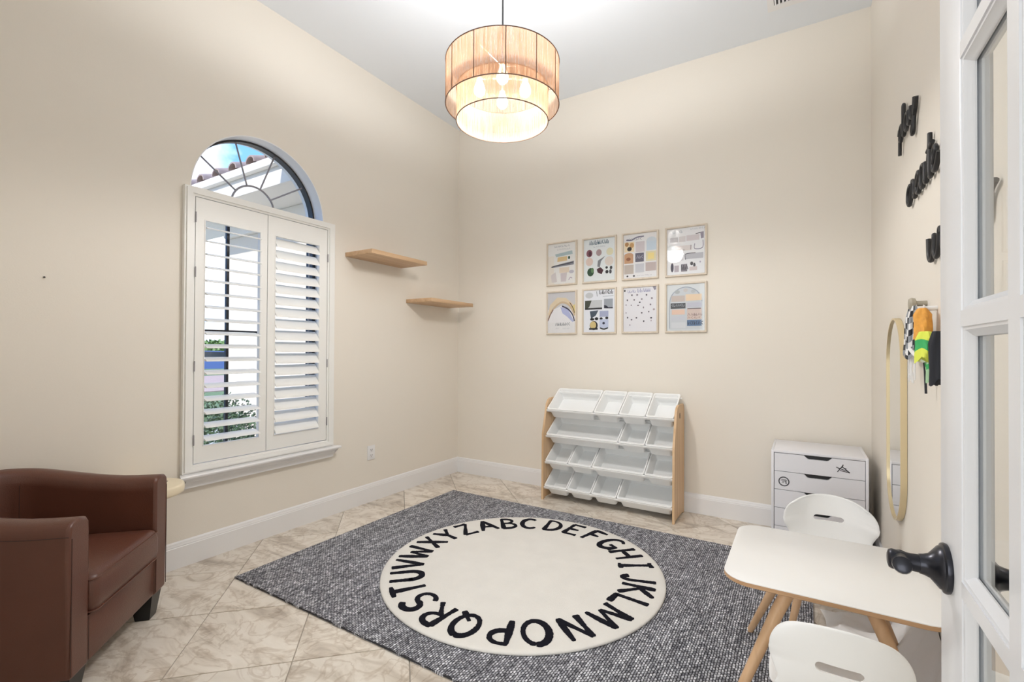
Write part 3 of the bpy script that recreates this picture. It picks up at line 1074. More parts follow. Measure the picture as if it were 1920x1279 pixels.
for k in range(nd):
    zt = CZ - T - .003 - k * dh
    zb = zt - dh + .003
    hw, hd = .072, .021
    front = [(dx0, zb), (dx1, zb), (dx1, zt), (dxm + hw, zt), (dxm + hw - .018, zt - hd + .003), (dxm + hw - .026, zt - hd), (dxm - hw + .026, zt - hd), (dxm - hw + .018, zt - hd + .003), (dxm - hw, zt), (dx0, zt)]
    d = MB().prism(front, 0, .015, M=Mc).build('drawer', M_CAB, cb, smooth=False)
    MB().box(dxm - hw, dxm + hw, CY0 + .0165, CY0 + .020, zt - hd - .004, zt + .001).build('handle_recess', M_BLACK, d, smooth=False)
    if k == 0:
        # scribbled star sticker
        Ms = basis((dx0 + .352, CY0 + .0008, zt - .056), (1, 0, 0), (0, 0, 1), (0, -1, 0))
        st = MB()
        for a, b_ in (((-.030, .006), (.026, -.012)), ((-.026, -.020), (.002, .022)), ((.002, .026), (-.004, .006)), ((0, .010), (.034, -.018)), ((-.014, -.010), (.034, -.019)), ((-.032, .008), (-.014, -.002)), ((.004, .006), (.018, .002))):
            st.ribbon([a, b_], .0042, 0, .0006, M=Ms)
        s_ = st.build('sticker', M_BLACK, d, smooth=False)
        s_['label'] = 'small black scribbled star sticker'
    if k == 1:
        Ms = basis((dx0 + .052, CY0 + .0008, zt - .060), (1, 0, 0), (0, 0, 1), (0, -1, 0))
        cir = [(.030 * math.cos(q * PI / 16), .030 * math.sin(q * PI / 16)) for q in range(32)]
        ci2 = [(.0235 * math.cos(q * PI / 16), .0235 * math.sin(q * PI / 16)) for q in range(32)]
        st = MB().prism(cir, 0, .0006, [ci2], M=Ms)
        for yy, ww in ((.012, .026), (.006, .036), (0, .016)):
            st.ribbon([(-ww / 2, yy), (ww / 2, yy)], .003, 0, .0006, M=Ms)
        st.ribbon([(.010, .004), (.012, -.014)], .006, 0, .0006, M=Ms)
        st.ribbon([(-.012, -.006), (.002, -.008)], .003, 0, .0006, M=Ms)
        s_ = st.build('sticker', mat('dark_grey_ink', (.07, .07, .08), .5), d, smooth=False)
        s_['label'] = 'round dark grey logo sticker'
tag(MB().tube(smooth_pts([(.335, 3.70, .36), (.350, 3.62, .26), (.342, 3.55, .12), (.352, 3.50, .03), (.36, 3.44, .006), (.345, 3.36, .006)], 6), .0035, 8).build('power_cable', M_BLACK), 'thin black cable hanging down between the drawer cabinet and the right wall', 'cable')

# ------------------------------------------------------------------ rugs
RUGX0, RUGX1, RUGY0, RUGY1 = -2.635, .045, 1.412, 3.305
rug = MB()
nx = 120
rngr = random.Random(3)
edge_f = [RUGY0 + rngr.uniform(-.003, .003) for _ in range(nx + 1)]
edge_b = [RUGY1 + rngr.uniform(-.003, .003) for _ in range(nx + 1)]
pts_o = [(RUGX0 + (RUGX1 - RUGX0) * i / nx, edge_f[i]) for i in range(nx + 1)] + [(RUGX0 + (RUGX1 - RUGX0) * i / nx, edge_b[i]) for i in range(nx, -1, -1)]
rugt = thing('area_rug', 'large rectangular black, grey and white woven rug on the tile floor', 'rug', ((RUGX0 + RUGX1) / 2, (RUGY0 + RUGY1) / 2, 0))
rug.prism(pts_o, .0006, .011)
rug.build('woven_field', M_WEAVE, rugt, smooth=False)
bd = MB()
bd.tube([(RUGX0, RUGY0 + .004, .006), (RUGX1, RUGY0 + .004, .006)], .0052, 8).tube([(RUGX0, RUGY1 - .003, .006), (RUGX1, RUGY1 - .003, .006)], .0052, 8)
bd.tube([(RUGX0, RUGY0, .006), (RUGX0, RUGY1, .006)], .0050, 8)
bd.build('edge_binding', mat('black_yarn', (.03, .03, .035), .9, bump=.8, bscale=200, var=.6, vscale=120), rugt)

RC, RR_ = (-1.362, 2.335), .782
rr_t = thing('round_alphabet_rug', 'round cream rug with the black hand-painted alphabet around its edge', 'rug', (RC[0], RC[1], .011))
n = 96
prof = [(RR_ - .004, .0112), (RR_, .015), (RR_, .021), (RR_ - .006, .0255), (RR_ - .03, .0265), (0.001, .0265)]
MB().lathe(prof, (RC[0], RC[1], 0), n=n).build('pile', M_CREAMRUG, rr_t, sharp=60)


def A(cx, cy, rx, ry, a0, a1, n=10):
    return [(cx + rx * math.cos(math.radians(a0 + (a1 - a0) * i / n)), cy + ry * math.sin(math.radians(a0 + (a1 - a0) * i / n))) for i in range(n + 1)]


GL = {
    'A': [[(.05, 0), (.42, 1)], [(.42, 1), (.95, .02)], [(.22, .38), (.72, .36)]],
    'B': [[(.15, 0), (.15, 1)], [(.1, 1)] + A(.35, .76, .38, .23, 90, -90) + [(.15, .53)], [(.15, .53)] + A(.4, .27, .46, .26, 90, -90) + [(.1, .01)]],
    'C': [A(.55, .5, .45, .5, 50, 310, 14)],
    'D': [[(.15, 0), (.15, 1)], [(.08, 1)] + A(.3, .5, .6, .5, 90, -90, 14) + [(.08, 0)]],
    'E': [[(.15, 0), (.15, 1)], [(.12, 1), (.85, .98)], [(.15, .52), (.7, .52)], [(.12, .02), (.88, .03)]],
    'F': [[(.18, 0), (.15, 1)], [(.1, 1), (.88, .97)], [(.16, .55), (.7, .55)]],
    'G': [A(.52, .5, .45, .5, 50, 350, 16), [(.55, .42), (1.0, .42), (.95, .05)]],
    'H': [[(.12, 0), (.12, 1)], [(.88, 0), (.88, 1)], [(.12, .5), (.88, .52)]],
    'I': [[(.5, 0), (.5, 1)], [(.2, 1), (.8, 1)], [(.2, 0), (.8, 0)]],
    'J': [[(.7, 1), (.7, .3)] + A(.42, .28, .28, .28, 0, -160)],
    'K': [[(.15, 0), (.15, 1)], [(.85, 1), (.18, .48)], [(.3, .55), (.92, 0)]],
    'L': [[(.2, 1), (.2, .03), (.85, .02)]],
    'M': [[(.06, 0), (.12, 1)], [(.12, 1), (.48, .15)], [(.48, .15), (.85, 1)], [(.85, 1), (.95, 0)]],
    'N': [[(.12, 0), (.12, 1)], [(.12, 1), (.86, .02)], [(.86, 0), (.86, 1)]],
    'O': [A(.5, .5, .46, .5, 80, 440, 20)],
    'P': [[(.18, 0), (.18, 1)], [(.12, 1)] + A(.38, .73, .44, .27, 90, -90) + [(.18, .46)]],
    'Q': [A(.5, .52, .46, .48, 80, 440, 20), [(.5, .32), (.98, -.04)]],
    'R': [[(.16, 0), (.16, 1)], [(.1, 1)] + A(.38, .74, .42, .26, 90, -90) + [(.16, .48)], [(.35, .48), (.92, 0)]],
    'S': [A(.5, .75, .38, .25, 30, 250, 10) + A(.5, .26, .40, .26, 80, -150, 10)],
    'T': [[(.5, 0), (.5, 1)], [(.08, 1), (.92, .98)]],
    'U': [[(.12, 1), (.12, .35)] + A(.5, .35, .38, .35, 180, 360, 10) + [(.88, 1)]],
    'V': [[(.08, 1), (.48, 0)], [(.48, 0), (.92, 1)]],
    'W': [[(.0, 1), (.25, .02)], [(.25, .02), (.5, .75)], [(.5, .75), (.75, .02)], [(.75, .02), (1.0, 1)]],
    'X': [[(.1, 1), (.9, 0)], [(.88, 1), (.1, 0)]],
    'Y': [[(.08, 1), (.5, .48)], [(.92, 1), (.5, .48), (.48, 0)]],
    'Z': [[(.12, .98), (.86, 1)], [(.86, 1), (.12, .03)], [(.12, .03), (.92, .02)]],
}
LH, LW = .172, .124
ang = {}
meas = dict(A=142.4, B=128.7, C=115.8, D=100.5, E=86.5, F=72.8, G=59.3, H=45.3, I=31.5, J=16.8, K=5.8, L=-6.5, M=-21, N=-38.6, O=-54.2, P=-68.1, Q=-82.4, R=-97.1, S=-110.4, T=-123.1, U=-136, V=-148.8, W=-162.5, X=-177.5, Y=-190.0, Z=-203.2)
for ci, ch in enumerate('ABCDEFGHIJKLMNOPQRSTUVWXYZ'):
    a = math.radians(meas[ch])
    rad = Vector((math.cos(a), math.sin(a), 0))
    tan = Vector((math.sin(a), -math.cos(a), 0))      # reading direction, clockwise
    wdt = LW * (1.2 if ch in 'MW' else (.75 if ch in 'IJ' else 1))
    org = Vector((RC[0], RC[1], .0262)) + rad * (.646 - LH / 2) - tan * wdt / 2
    Mg = basis(org, tan, rad, (0, 0, 1))
    lb = MB()
    rngl = random.Random(ci)
    for sidx, st in enumerate(GL[ch]):
        P = [Vector((x * wdt, y * LH)) for x, y in st]
        # resample with a brushy edge
        Q = []
        for i in range(len(P) - 1):
            k_ = max(2, int((P[i + 1] - P[i]).length / .006))
            for q in range(k_):
                Q.append(P[i].lerp(P[i + 1], q / k_))
        Q.append(P[-1])
        base = .0285 if sidx == 0 else .0245
        ws = []
        ph = rngl.uniform(0, 6)
        for i in range(len(Q)):
            tt = i / max(1, len(Q) - 1)
            ws.append(base * (1 + .22 * math.sin(ph + tt * 5) + rngl.uniform(-.10, .10)) * (.72 if i in (0, len(Q) - 1) else 1))
        lb.ribbon([(q.x, q.y) for q in Q], ws, 0, .0032 + .0002 * sidx, M=Mg)
    o = lb.build('letter', M_BLKPILE, rr_t, smooth=False)
    o['label'] = 'black painted letter %s' % ch

# ------------------------------------------------------------------ pendant lamp
LX, LY = -1.285, 1.985
lamp = thing('pendant_lamp', 'two-tier drum pendant lamp of sheer tan threads hanging from the ceiling', 'lamp', (LX, LY, ZC))


def ring(b, r, z, tr=.003, c=(LX, LY)):
    return b.tube([(c[0] + r * math.cos(2 * PI * k / 64), c[1] + r * math.sin(2 * PI * k / 64), z) for k in range(64)], tr, 8, closed=True)


def drum(name, r, z0, z1, m, par):
    n = 72
    b = MB()
    loops = [[(r * math.cos(2 * PI * k / n), r * math.sin(2 * PI * k / n), z) for k in range(n)] for z in (z0, z1)]
    b.loft(loops, cap=(False, False))
    o = b.build(name, m, par, True, sharp=80)
    o.location = (LX, LY, 0)
    return o


RO, RI = .284, .230
ZO0, ZO1, ZI0, ZI1 = 2.478, 2.692, 2.398, 2.560
so = drum('outer_shade', RO, ZO0, ZO1, M_SHEER, lamp)
si = drum('inner_shade', RI, ZI0, ZI1, M_SHEER, lamp)
drum('liner', RO - .003, ZO0 + .002, ZO1 - .002, M_LINER, so)
drum('liner', RI - .003, ZI0 + .002, ZI1 - .002, M_LINER, si)
M_RIM = mat('brown_rim', (.16, .095, .065), .5)
for o_, r_, zs in ((so, RO, (ZO0, ZO1)), (si, RI, (ZI0, ZI1))):
    for z_ in zs:
        ring(MB(), r_, z_, .0026).build('rim', M_RIM, o_)
for k in range(12):
    a = 2 * PI * k / 12 + .10
    MB().tube([(LX + (RO - .001) * math.cos(a), LY + (RO - .001) * math.sin(a), ZO0), (LX + (RO - .001) * math.cos(a), LY + (RO - .001) * math.sin(a), ZO1)], .0022, 6).build('rib', M_RIM, so)
fr_ = MB()
for k in range(3):
    a = 2 * PI * k / 3 + .5
    fr_.tube([(LX, LY, ZO1 - .012), (LX + RO * math.cos(a), LY + RO * math.sin(a), ZO1 - .004)], .0022, 6)
    fr_.tube([(LX + RI * math.cos(a), LY + RI * math.sin(a), ZI1), (LX + RO * math.cos(a), LY + RO * math.sin(a), ZO0 + .08)], .0018, 6)
fr_.build('spider_frame', mat('satin_nickel', (.55, .52, .48), .3, metal=.9), lamp)
MB().tube([(LX, LY, ZO1 - .02), (LX, LY, ZC - .02)], .0042, 8).build('cord', M_BLACK, lamp)
MB().lathe([(.062, 0), (.062, -.012), (.050, -.024), (.012, -.030), (.006, -.04)], (LX, LY, ZC - .0005), n=32).build('canopy', M_BLACK, lamp)
clus = MB().lathe([(.018, ZO1 - .03), (.022, ZO1 - .05), (.022, ZO1 - .085), (.010, ZO1 - .10)], (LX, LY, 0), n=20)
for k in range(4):
    a = PI * (k / 2 - .317)
    clus.tube([(LX, LY, ZO1 - .07), (LX + .105 * math.cos(a), LY + .105 * math.sin(a), ZO1 - .075)], .006, 8)
clus.build('socket_cluster', mat('satin_nickel', (.55, .52, .48), .3, metal=.9), lamp)
M_BULB = mat('warm_bulb', (1, .95, .85), .3, emit=(1, .86, .68), estr=14)
for k in range(4):
    a = PI * (k / 2 - .317)
    bx, by, bz = LX + .115 * math.cos(a), LY + .115 * math.sin(a), ZO1 - .088
    MB().lathe([(.013, .012), (.014, 0), (.022, -.020), (.029, -.042), (.027, -.060), (.016, -.073), (.002, -.077)], (bx, by, bz), n=20).build('bulb', M_BULB, lamp)
lamp_dn = light('pendant_down_light', 'SPOT', (LX, LY, 2.395), 31, (1, .975, .95), to=(LX, LY, 0), radius=.10)
lamp_dn.data.spot_size = math.radians(177)
lamp_dn.data.spot_blend = .3
lamp_up = light('pendant_up_light', 'SPOT', (LX, LY, 2.70), 36, (.98, .985, 1), to=(LX, LY, 4), radius=.09)
light('pendant_inner_light', 'POINT', (LX, LY, 2.60), 9, (1, .95, .90), radius=.08)
lamp_up.data.spot_size = math.radians(177)
lamp_up.data.spot_blend = .3

# ------------------------------------------------------------------ ceiling vent
vt = thing('ceiling_vent', 'white ceiling air vent with dark slots above the right side of the room', 'vent', (-.02, 3.46, ZC))
MB().prism([(-.196, 3.33), (.16, 3.33), (.16, 3.58), (-.196, 3.58)], ZC - .009, ZC - .0005, [[(-.158, 3.362), (.122, 3.362), (.122, 3.528), (-.158, 3.528)]]).build('vent_frame', M_TRIM, vt, smooth=False)
MB().box(-.158, .122, 3.362, 3.528, ZC - .0025, ZC - .0010).build('duct_opening', M_BLACK, vt, smooth=False)
for k in range(13):
    xk = -.150 + k * .0222
    MB().box(-.0065, .0065, 3.362, 3.528, -.0008, .0008, M=Matrix.Translation((xk, 0, ZC - .006)) @ Matrix.Rotation(math.radians(35), 4, 'Y')).build('vent_slat', M_TRIM, vt, smooth=False)

# ------------------------------------------------------------------ tub armchair
AC = Vector((-2.364, .830, 0))
fwd_a = math.atan2(.712, .702)
# local axes: +y forward, x to the chair's right
arm = thing('tub_armchair', 'brown leather tub armchair with black block feet below the left wall', 'armchair', (AC.x, AC.y, 0), fwd_a - PI / 2)
HW, DP, TH = .343, .70, .098


def upath(hw, dp, r, n=16):
    """U from front right corner round the back to front left; returns list of (x,y,outward normal)"""
    out = []
    for i in range(8):
        out.append((hw, -i / 8 * (dp - r), 1, 0))
    for i in range(n + 1):
        a = math.radians(-90 * i / n)
        out.append((hw - r + r * math.cos(a), -(dp - r) + r * math.sin(a), math.cos(a), math.sin(a)))
    m = [(-x, y, -nx_, ny_) for x, y, nx_, ny_ in out[::-1]]
    out.append((0, -dp, 0, -1))
    return out + m


def tub(z0, z1f, z1b):
    P = upath(HW, DP, .26)
    loops = []
    for (x, y, nx_, ny_) in P:
        f = min(1, max(0, (-y - .10) / (DP - .15)))
        f = f * f * (3 - 2 * f)
        zt = z1f + (z1b - z1f) * f
        sec = []
        bulge = .012
        for a, z in ((-.004, z0), (0, z0 + .02), (bulge * .3, z0 + .15), (bulge, zt - .15), (bulge, zt - .045), (bulge * .6, zt - .018), (-.012, zt - .003), (-TH * .5, zt + .004), (-TH + .012, zt - .004), (-TH - .002, zt - .022), (-TH - .004, zt - .06), (-TH - .004, z0 + .16), (-TH - .004, z0)):
            sec.append((x + nx_ * a, y + ny_ * a, z))
        loops.append(sec)
    b = MB()
    b.loft(loops)
    return b


o = tub(.115, .655, .722).build('tub_shell', M_LEATHER, arm, False, sharp=50)
bv = o.modifiers.new('soft_edges', 'BEVEL')
bv.width = .012
bv.segments = 3
bv.limit_method = 'ANGLE'
bv.angle_limit = math.radians(50)
# front rail and seat platform
MB().box(-HW + TH - .002, HW - TH + .002, -.56, -.006, .115, .285, bev=.010).build('front_rail', M_LEATHER, arm, False)
# seat cushion with crowned top
b = MB()
cx_, y0c, y1c = HW - TH - .004, -.575, .018
loops = []
nn_ = 14


def cush_loop(z, ins, rad, crown=0):
    return [(x, y, z + crown * 0) for x, y, _ in rr(-cx_ + ins, cx_ - ins, y0c + ins, y1c - ins, rad, 0, 5)]


L_ = [cush_loop(.288, .016, .03), cush_loop(.296, .004, .03), cush_loop(.325, -.001, .03), cush_loop(.385, -.001, .03), cush_loop(.412, .004, .03), cush_loop(.424, .014, .03), cush_loop(.430, .035, .035), cush_loop(.437, .09, .05), cush_loop(.442, .16, .05)]
b.loft(L_)
seat = b.build('seat_cushion', M_LEATHER, arm, False, sharp=60)
for z_ in (.413, .296):
    lp = cush_loop(z_, .0015 if z_ > .4 else .003, .03)
    MB().tube([(p[0], p[1], p[2]) for p in lp], .0032, 6, closed=True).build('piping', M_LEATHER, seat, False)
# seams on the arm fronts and along the outer side
sm = MB()
for sx in (-1, 1):
    sm.tube([(sx * (HW - .002), .0005, z) for z in (.13, .3, .45, .60)], .0016, 5)
    sm.tube([(sx * (HW - TH), .0005, z) for z in (.13, .20, .285)], .0014, 5)
P = upath(HW, DP, .26)
sm.tube([(x + nx_ * .0128, y + ny_ * .0128, (.655 + .067 * (lambda f: f * f * (3 - 2 * f))(min(1, max(0, (-y - .10) / (DP - .15))))) - .045) for x, y, nx_, ny_ in P], .0014, 5)
for sx in (-1, 1):
    sm.tube([(sx * (HW - TH - .030), -.50, z) for z in (.44, .55, .66)], .0016, 5)
sm.build('seam', M_LEATHER_D, arm, False)
for (sx, yy) in ((-1, -.055), (1, -.055), (-1, -.50), (1, -.50)):
    px = sx * (HW - .062)
    b = MB()
    b.loft([[(px + a * w, yy + c_ * w, z) for a, c_ in ((-1, -1), (1, -1), (1, 1), (-1, 1))] for z, w in ((0, .028), (.004, .030), (.116, .045))])
    b.build('foot', M_FOOT, arm, False, smooth=False)

# ------------------------------------------------------------------ small round side table behind the armchair
st = thing('side_table', 'small pale cream round side table between the armchair and the window sill', 'side table', (-2.86, 1.075, 0))
MB().lathe([(.158, .500), (.168, .506), (.170, .515), (.170, .540), (.166, .547), (.158, .550), (.001, .550)], (-2.86, 1.075, 0), n=48).build('tabletop', M_CREAM, st, sharp=50)
MB().tube([(-2.88, 1.03, .01), (-2.88, 1.03, .50)], .018, 16).build('pedestal', M_CREAM, st)
MB().lathe([(.07, 0), (.07, .010), (.03, .018), (.02, .03)], (-2.88, 1.03, 0), n=32).build('base', M_CREAM, st)

# ------------------------------------------------------------------ kids' table and chairs
kt = thing('kids_table', 'low white rectangular play table with rounded corners and splayed beech legs', 'table', (.075, 2.02, 0))
TX0, TX1, TY0, TY1, TZ = -.232, .378, 1.718, 2.300, .500


def rr2(x0, x1, y0, y1, r, n=10):
    return [(p[0], p[1]) for p in rr(x0, x1, y0, y1, r, 0, n)]


ns = rr2(TX0, TX1, TY0, TY1, .085)
b = MB()
b.loft([[(x, y, TZ - .0155) for x, y in ns], [(x, y, TZ - .003) for x, y in ns], [(x, y, TZ - .003) for x, y in ns]])
MB().loft([[(p[0], p[1], z) for p in rr(TX0 + i, TX1 - i, TY0 + i, TY1 - i, .085, 0, 10)] for z, i in ((TZ - .018, .003), (TZ - .0155, .0), (TZ - .0035, 0))]).build('tabletop', M_PLY, kt, sharp=40)
MB().loft([[(p[0], p[1], z) for p in rr(TX0 + i, TX1 - i, TY0 + i, TY1 - i, .085, 0, 10)] for z, i in ((TZ - .0035, .0002), (TZ - .001, .0002), (TZ, .0015))]).build('laminate_top', M_LAM, kt, sharp=40)
for (tx, ty, fx, fy) in ((-.030, 1.805, -.225, 1.695), (-.010, 2.20, -.198, 2.350), (.176, 1.805, .352, 1.695), (.166, 2.20, .345, 2.350)):
    MB().tube([(fx, fy, .012 if fx < 0 else .001), (fx + (tx - fx) * .3, fy + (ty - fy) * .3, .155), (fx + (tx - fx) * .8, fy + (ty - fy) * .8, .40), (tx, ty, TZ - .018)], [.0125, .0155, .020, .021], 16).build('leg', M_BEECH, kt)
    MB().lathe([(.011, 0), (.0125, .003), (.0125, .010)], (fx, fy, .0112 if fx < 0 else .0003), n=14).build('leg_cap', M_WHITE, kt)


def kid_chair_meshes():
    prof = [(.300, .262), (.292, .276), (.262, .284), (.200, .280), (.130, .276), (.070, .281), (.028, .300), (.004, .335), (-.012, .375), (-.022, .425), (-.030, .480), (-.036, .540)]
    hwid = [.120, .140, .158, .166, .166, .160, .148, .140, .148, .160, .160, .122]
    pr3 = smooth_pts([(p[0], p[1], w) for p, w in zip(prof, hwid)], 6)
    rows_ = []
    nv = 20
    L = len(pr3)
    for i, p in enumerate(pr3):
        y, z, w = p
        fb = min(1, max(0, (z - .30) / .12))      # 0 seat, 1 back
        t = i / (L - 1)
        if t > .86:
            q = (t - .86) / .14
            w = .160 * (1 - (q ** 2.6) * .26)
        row = []
        for k in range(nv + 1):
            v = -1 + 2 * k / nv
            x = v * w
            curl = abs(v) ** 2.2
            yy = y + fb * .056 * curl
            zz = z + (1 - fb) * .020 * curl
            if t > .9:
                zz -= ((t - .9) / .1) * .012 * abs(v) ** 6
            if t > .6:
                zz -= min(1, (t - .6) / .3) * .034 * curl
            row.append((x, yy, zz))
        rows_.append(row)
    vs = [p for r in rows_ for p in r]
    fs = []
    for i in range(L - 1):
        for k in range(nv):
            a = i * (nv + 1) + k
            fs.append((a, a + 1, a + nv + 2, a + nv + 1))
    me = bpy.data.meshes.new('shell_tmp')
    me.from_pydata(vs, [], fs)
    tmp = bpy.data.objects.new('shell_tmp', me)
    COL.objects.link(tmp)
    so_ = tmp.modifiers.new('s', 'SOLIDIFY')
    so_.thickness = .008
    so_.offset = 0
    sb = tmp.modifiers.new('d', 'SUBSURF')
    sb.levels = 1
    # slot cutter
    cut = MB().prism([(p[0], p[1]) for p in rr(-.052, .052, -.0125, .0125, .0124, 0, 6)], -.08, .08, M=basis((0, -.01, .425), (1, 0, 0), (0, .16, 1), (0, -1, .16)))
    co = cut.build('cut_tmp', M_WHITE, smooth=False)
    bo = tmp.modifiers.new('b', 'BOOLEAN')
    bo.operation = 'DIFFERENCE'
    bo.object = co
    bo.solver = 'EXACT'
    dg = bpy.context.evaluated_depsgraph_get()
    dg.update()
    res = bpy.data.meshes.new_from_object(tmp.evaluated_get(dg))
    res.name = 'shell'
    bpy.data.objects.remove(tmp)
    bpy.data.objects.remove(co)
    res.materials.clear()
    res.materials.append(M_WHITE)
    res.polygons.foreach_set('material_index', [0] * len(res.polygons))
    res.shade_smooth()
    res.set_sharp_from_angle(angle=math.radians(45))
    return res


shell_me = kid_chair_meshes()


def kid_chair(loc, rz, label, wide=1.0):
    t = thing('kids_chair', label, 'chair', loc, rz, 'white moulded chairs at the play table')
    s_ = bpy.data.objects.new('seat_shell', shell_me)
    COL.objects.link(s_)
    s_.parent = t
    t.scale = (wide, 1, 1)
    for (tx, ty, fx, fy) in ((-.085, .055, -.150, -.045), (.085, .055, .150, -.045), (-.090, .215, -.140, .285), (.090, .215, .140, .285)):
        wx = loc[0] + fx * math.cos(rz)
        MB().tube([(fx, fy, .0005 if wx < .045 else -.0110), (fx + (tx - fx) * .35, fy + (ty - fy) * .35, .095), (tx, ty, .272)], [.0105, .0135, .0175], 14).build('leg', M_BEECH, t, False)
    MB().box(-.10, .10, .04, .235, .262, .272, bev=.004).build('seat_frame', M_BEECH, t, False)
    return t


kid_chair((.080, 1.485, .0115), 0, 'white moulded kids chair with beech legs nearest the viewer, back towards us')
kid_chair((.110, 2.760, .0115), PI + .05, 'white moulded kids chair on the far side of the play table, before the cabinet', 1.2)

# rumpled white fabric under the table by the right wall
fab = MB()
rngf = random.Random(11)
nu, nv = 70, 40
vs = []
for i in range(nu + 1):
    for j in range(nv + 1):
        u, v = i / nu, j / nv
        y = 1.62 + 1.10 * u
        xe = .058 + .035 * math.sin(u * 9) + .10 * (1 - min(1, u * 2.2))
        x = .384 + (xe - .384) * v
        fold = abs(math.sin(u * 17 + 2.2 * math.sin(v * 3))) * .045 + abs(math.sin(u * 31 - v * 7)) * .022
        rise = .30 * max(0, 1 - v / .34) ** 1.4 * (1 - .5 * u)
        edge = min(1, (1 - v) * 5) * min(1, u * 10) * min(1, (1 - u) * 8)
        z = .016 + (fold * (1.0 - .3 * v) + .03) * edge + rise
        vs.append((x - .02 * math.sin(u * 29) * max(0, 1 - v * 3) * v, y, z))
fs = [(i * (nv + 1) + j, i * (nv + 1) + j + 1, (i + 1) * (nv + 1) + j + 1, (i + 1) * (nv + 1) + j) for i in range(nu) for j in range(nv)]
fab.add(vs, fs)
tag(fab.build('white_fabric', mat('white_cotton', (.82, .82, .82), .9, spec=.1), sharp=80), 'rumpled white fabric slumped against the right wall under the play table', 'fabric')

# ------------------------------------------------------------------ right wall: mirror, words, hanging costume
mr = thing('wall_mirror', 'tall narrow pill-shaped mirror in a thin gold frame on the right wall', 'mirror', (XR, 2.84, .94))
MYC, MHW, MZ0, MZ1 = 2.838, .205, .470, 1.412


def pill(hw, z0, z1, n=14):
    r = hw
    out = []
    for cz, a0 in ((z1 - r, 0), (z0 + r, 180)):
        for k in range(n + 1):
            a = math.radians(a0 + 180 * k / n)
            out.append((MYC + r * math.cos(a), cz + r * math.sin(a)))
    return out


MWR = basis((XR, 0, 0), (0, 1, 0), (0, 0, 1), (-1, 0, 0))
MB().prism(pill(MHW, MZ0, MZ1), .001, .024, [pill(MHW - .009, MZ0 + .009, MZ1 - .009)], M=MWR).build('mirror_frame', M_GOLD, mr, sharp=30)
MB().prism(pill(MHW - .009, MZ0 + .009, MZ1 - .009), .001, .017, M=MWR).build('mirror_glass', M_MIRROR, mr, sharp=30)


def word(strokes, org, sx, sy, label, w):
    """script lettering standing off the wall. local x runs towards the viewer (-y), local y up"""
    b = MB()
    for st_ in strokes:
        P = smooth_pts([(x * sx, y * sy) for x, y in st_], 7)
        b.tube([(XR - .012, org[0] - p.x, org[1] + p.y) for p in P], w / 2, 8)
    return tag(b.build('wall_word', M_BLACK, sharp=60), label, 'wall word', 'black script words on the right wall')


play = [[(.02, .34), (.10, .50), (.12, .30), (.10, -.42)], [(.12, .30), (.18, .52), (.34, .52), (.36, .20), (.24, .02), (.12, .08)],
        [(.36, .20), (.50, .60), (.56, 1.02), (.48, 1.08), (.46, .70), (.48, .10), (.58, .02), (.68, .20)],
        [(.98, .48), (.82, .54), (.70, .30), (.76, .02), (.94, .12), (1.0, .50), (1.0, .10), (1.10, .02), (1.18, .22)],
        [(1.22, .50), (1.22, .14), (1.34, .06), (1.50, .30), (1.54, .52), (1.52, .0), (1.46, -.46), (1.34, -.52), (1.36, -.30), (1.60, .10), (1.72, .40)]]
create = [[(.26, .44), (.18, .52), (.04, .38), (.02, .14), (.14, .0), (.30, .14), (.40, .44), (.42, .54), (.52, .46), (.54, .42), (.52, .12), (.62, .02), (.74, .22)],
          [(.74, .22), (.92, .42), (.88, .54), (.76, .44), (.76, .10), (.90, .02), (1.04, .20)],
          [(1.32, .48), (1.16, .54), (1.06, .30), (1.12, .02), (1.28, .12), (1.34, .50), (1.34, .10), (1.44, .02), (1.54, .24)],
          [(1.54, .24), (1.64, .70), (1.66, 1.0), (1.64, .12), (1.74, .02), (1.84, .20)], [(1.52, .66), (1.82, .74)],
          [(1.84, .20), (2.02, .42), (1.98, .54), (1.86, .44), (1.86, .10), (2.0, .02), (2.20, .30)]]
wonder = [[(.0, .54), (.04, .12), (.16, .0), (.30, .14), (.36, .52), (.36, .14), (.48, .0), (.62, .16), (.68, .56), (.78, .44)],
          [(1.04, .50), (.86, .44), (.84, .12), (1.0, .0), (1.14, .18), (1.10, .46), (1.04, .50), (1.24, .44)],
          [(1.24, .50), (1.26, .02), (1.34, .40), (1.48, .52), (1.54, .38), (1.54, .08), (1.64, .02), (1.74, .2)],
          [(2.02, .46), (1.84, .52), (1.74, .26), (1.84, .02), (2.0, .16), (2.06, 1.04), (2.04, .12), (2.14, .02), (2.26, .2)],
          [(2.26, .20), (2.44, .42), (2.38, .54), (2.28, .42), (2.28, .10), (2.42, .02), (2.56, .24)], [(2.58, .50), (2.60, .02), (2.66, .40), (2.84, .54)]]
word(play, (2.745, 2.190), .225, .125, 'black script word "play" highest on the right wall', .014)
word(create, (2.535, 1.855), .240, .150, 'black script word "create" in the middle of the right wall', .015)
word(wonder, (2.160, 1.565), .235, .150, 'lowest black script word, mostly hidden behind the glass door edge', .015)

# hook with checked scarf
hk = thing('wall_hook', 'small greyish wooden wall hook above the checked scarf', 'hook', (XR, 2.255, 1.43))
MB().lathe([(.010, 0), (.010, .03), (.020, .034), (.022, .045), (.018, .052)], n=18, M=basis((XR, 2.255, 1.430), (0, 1, 0), (0, 0, 1), (-1, 0, 0))).build('hook_peg', mat('grey_wood', (.42, .38, .30), .6), hk)
M_W = mat('white_cloth', (.80, .80, .80), .9)
M_K = mat('black_cloth', (.02, .022, .03), .85)


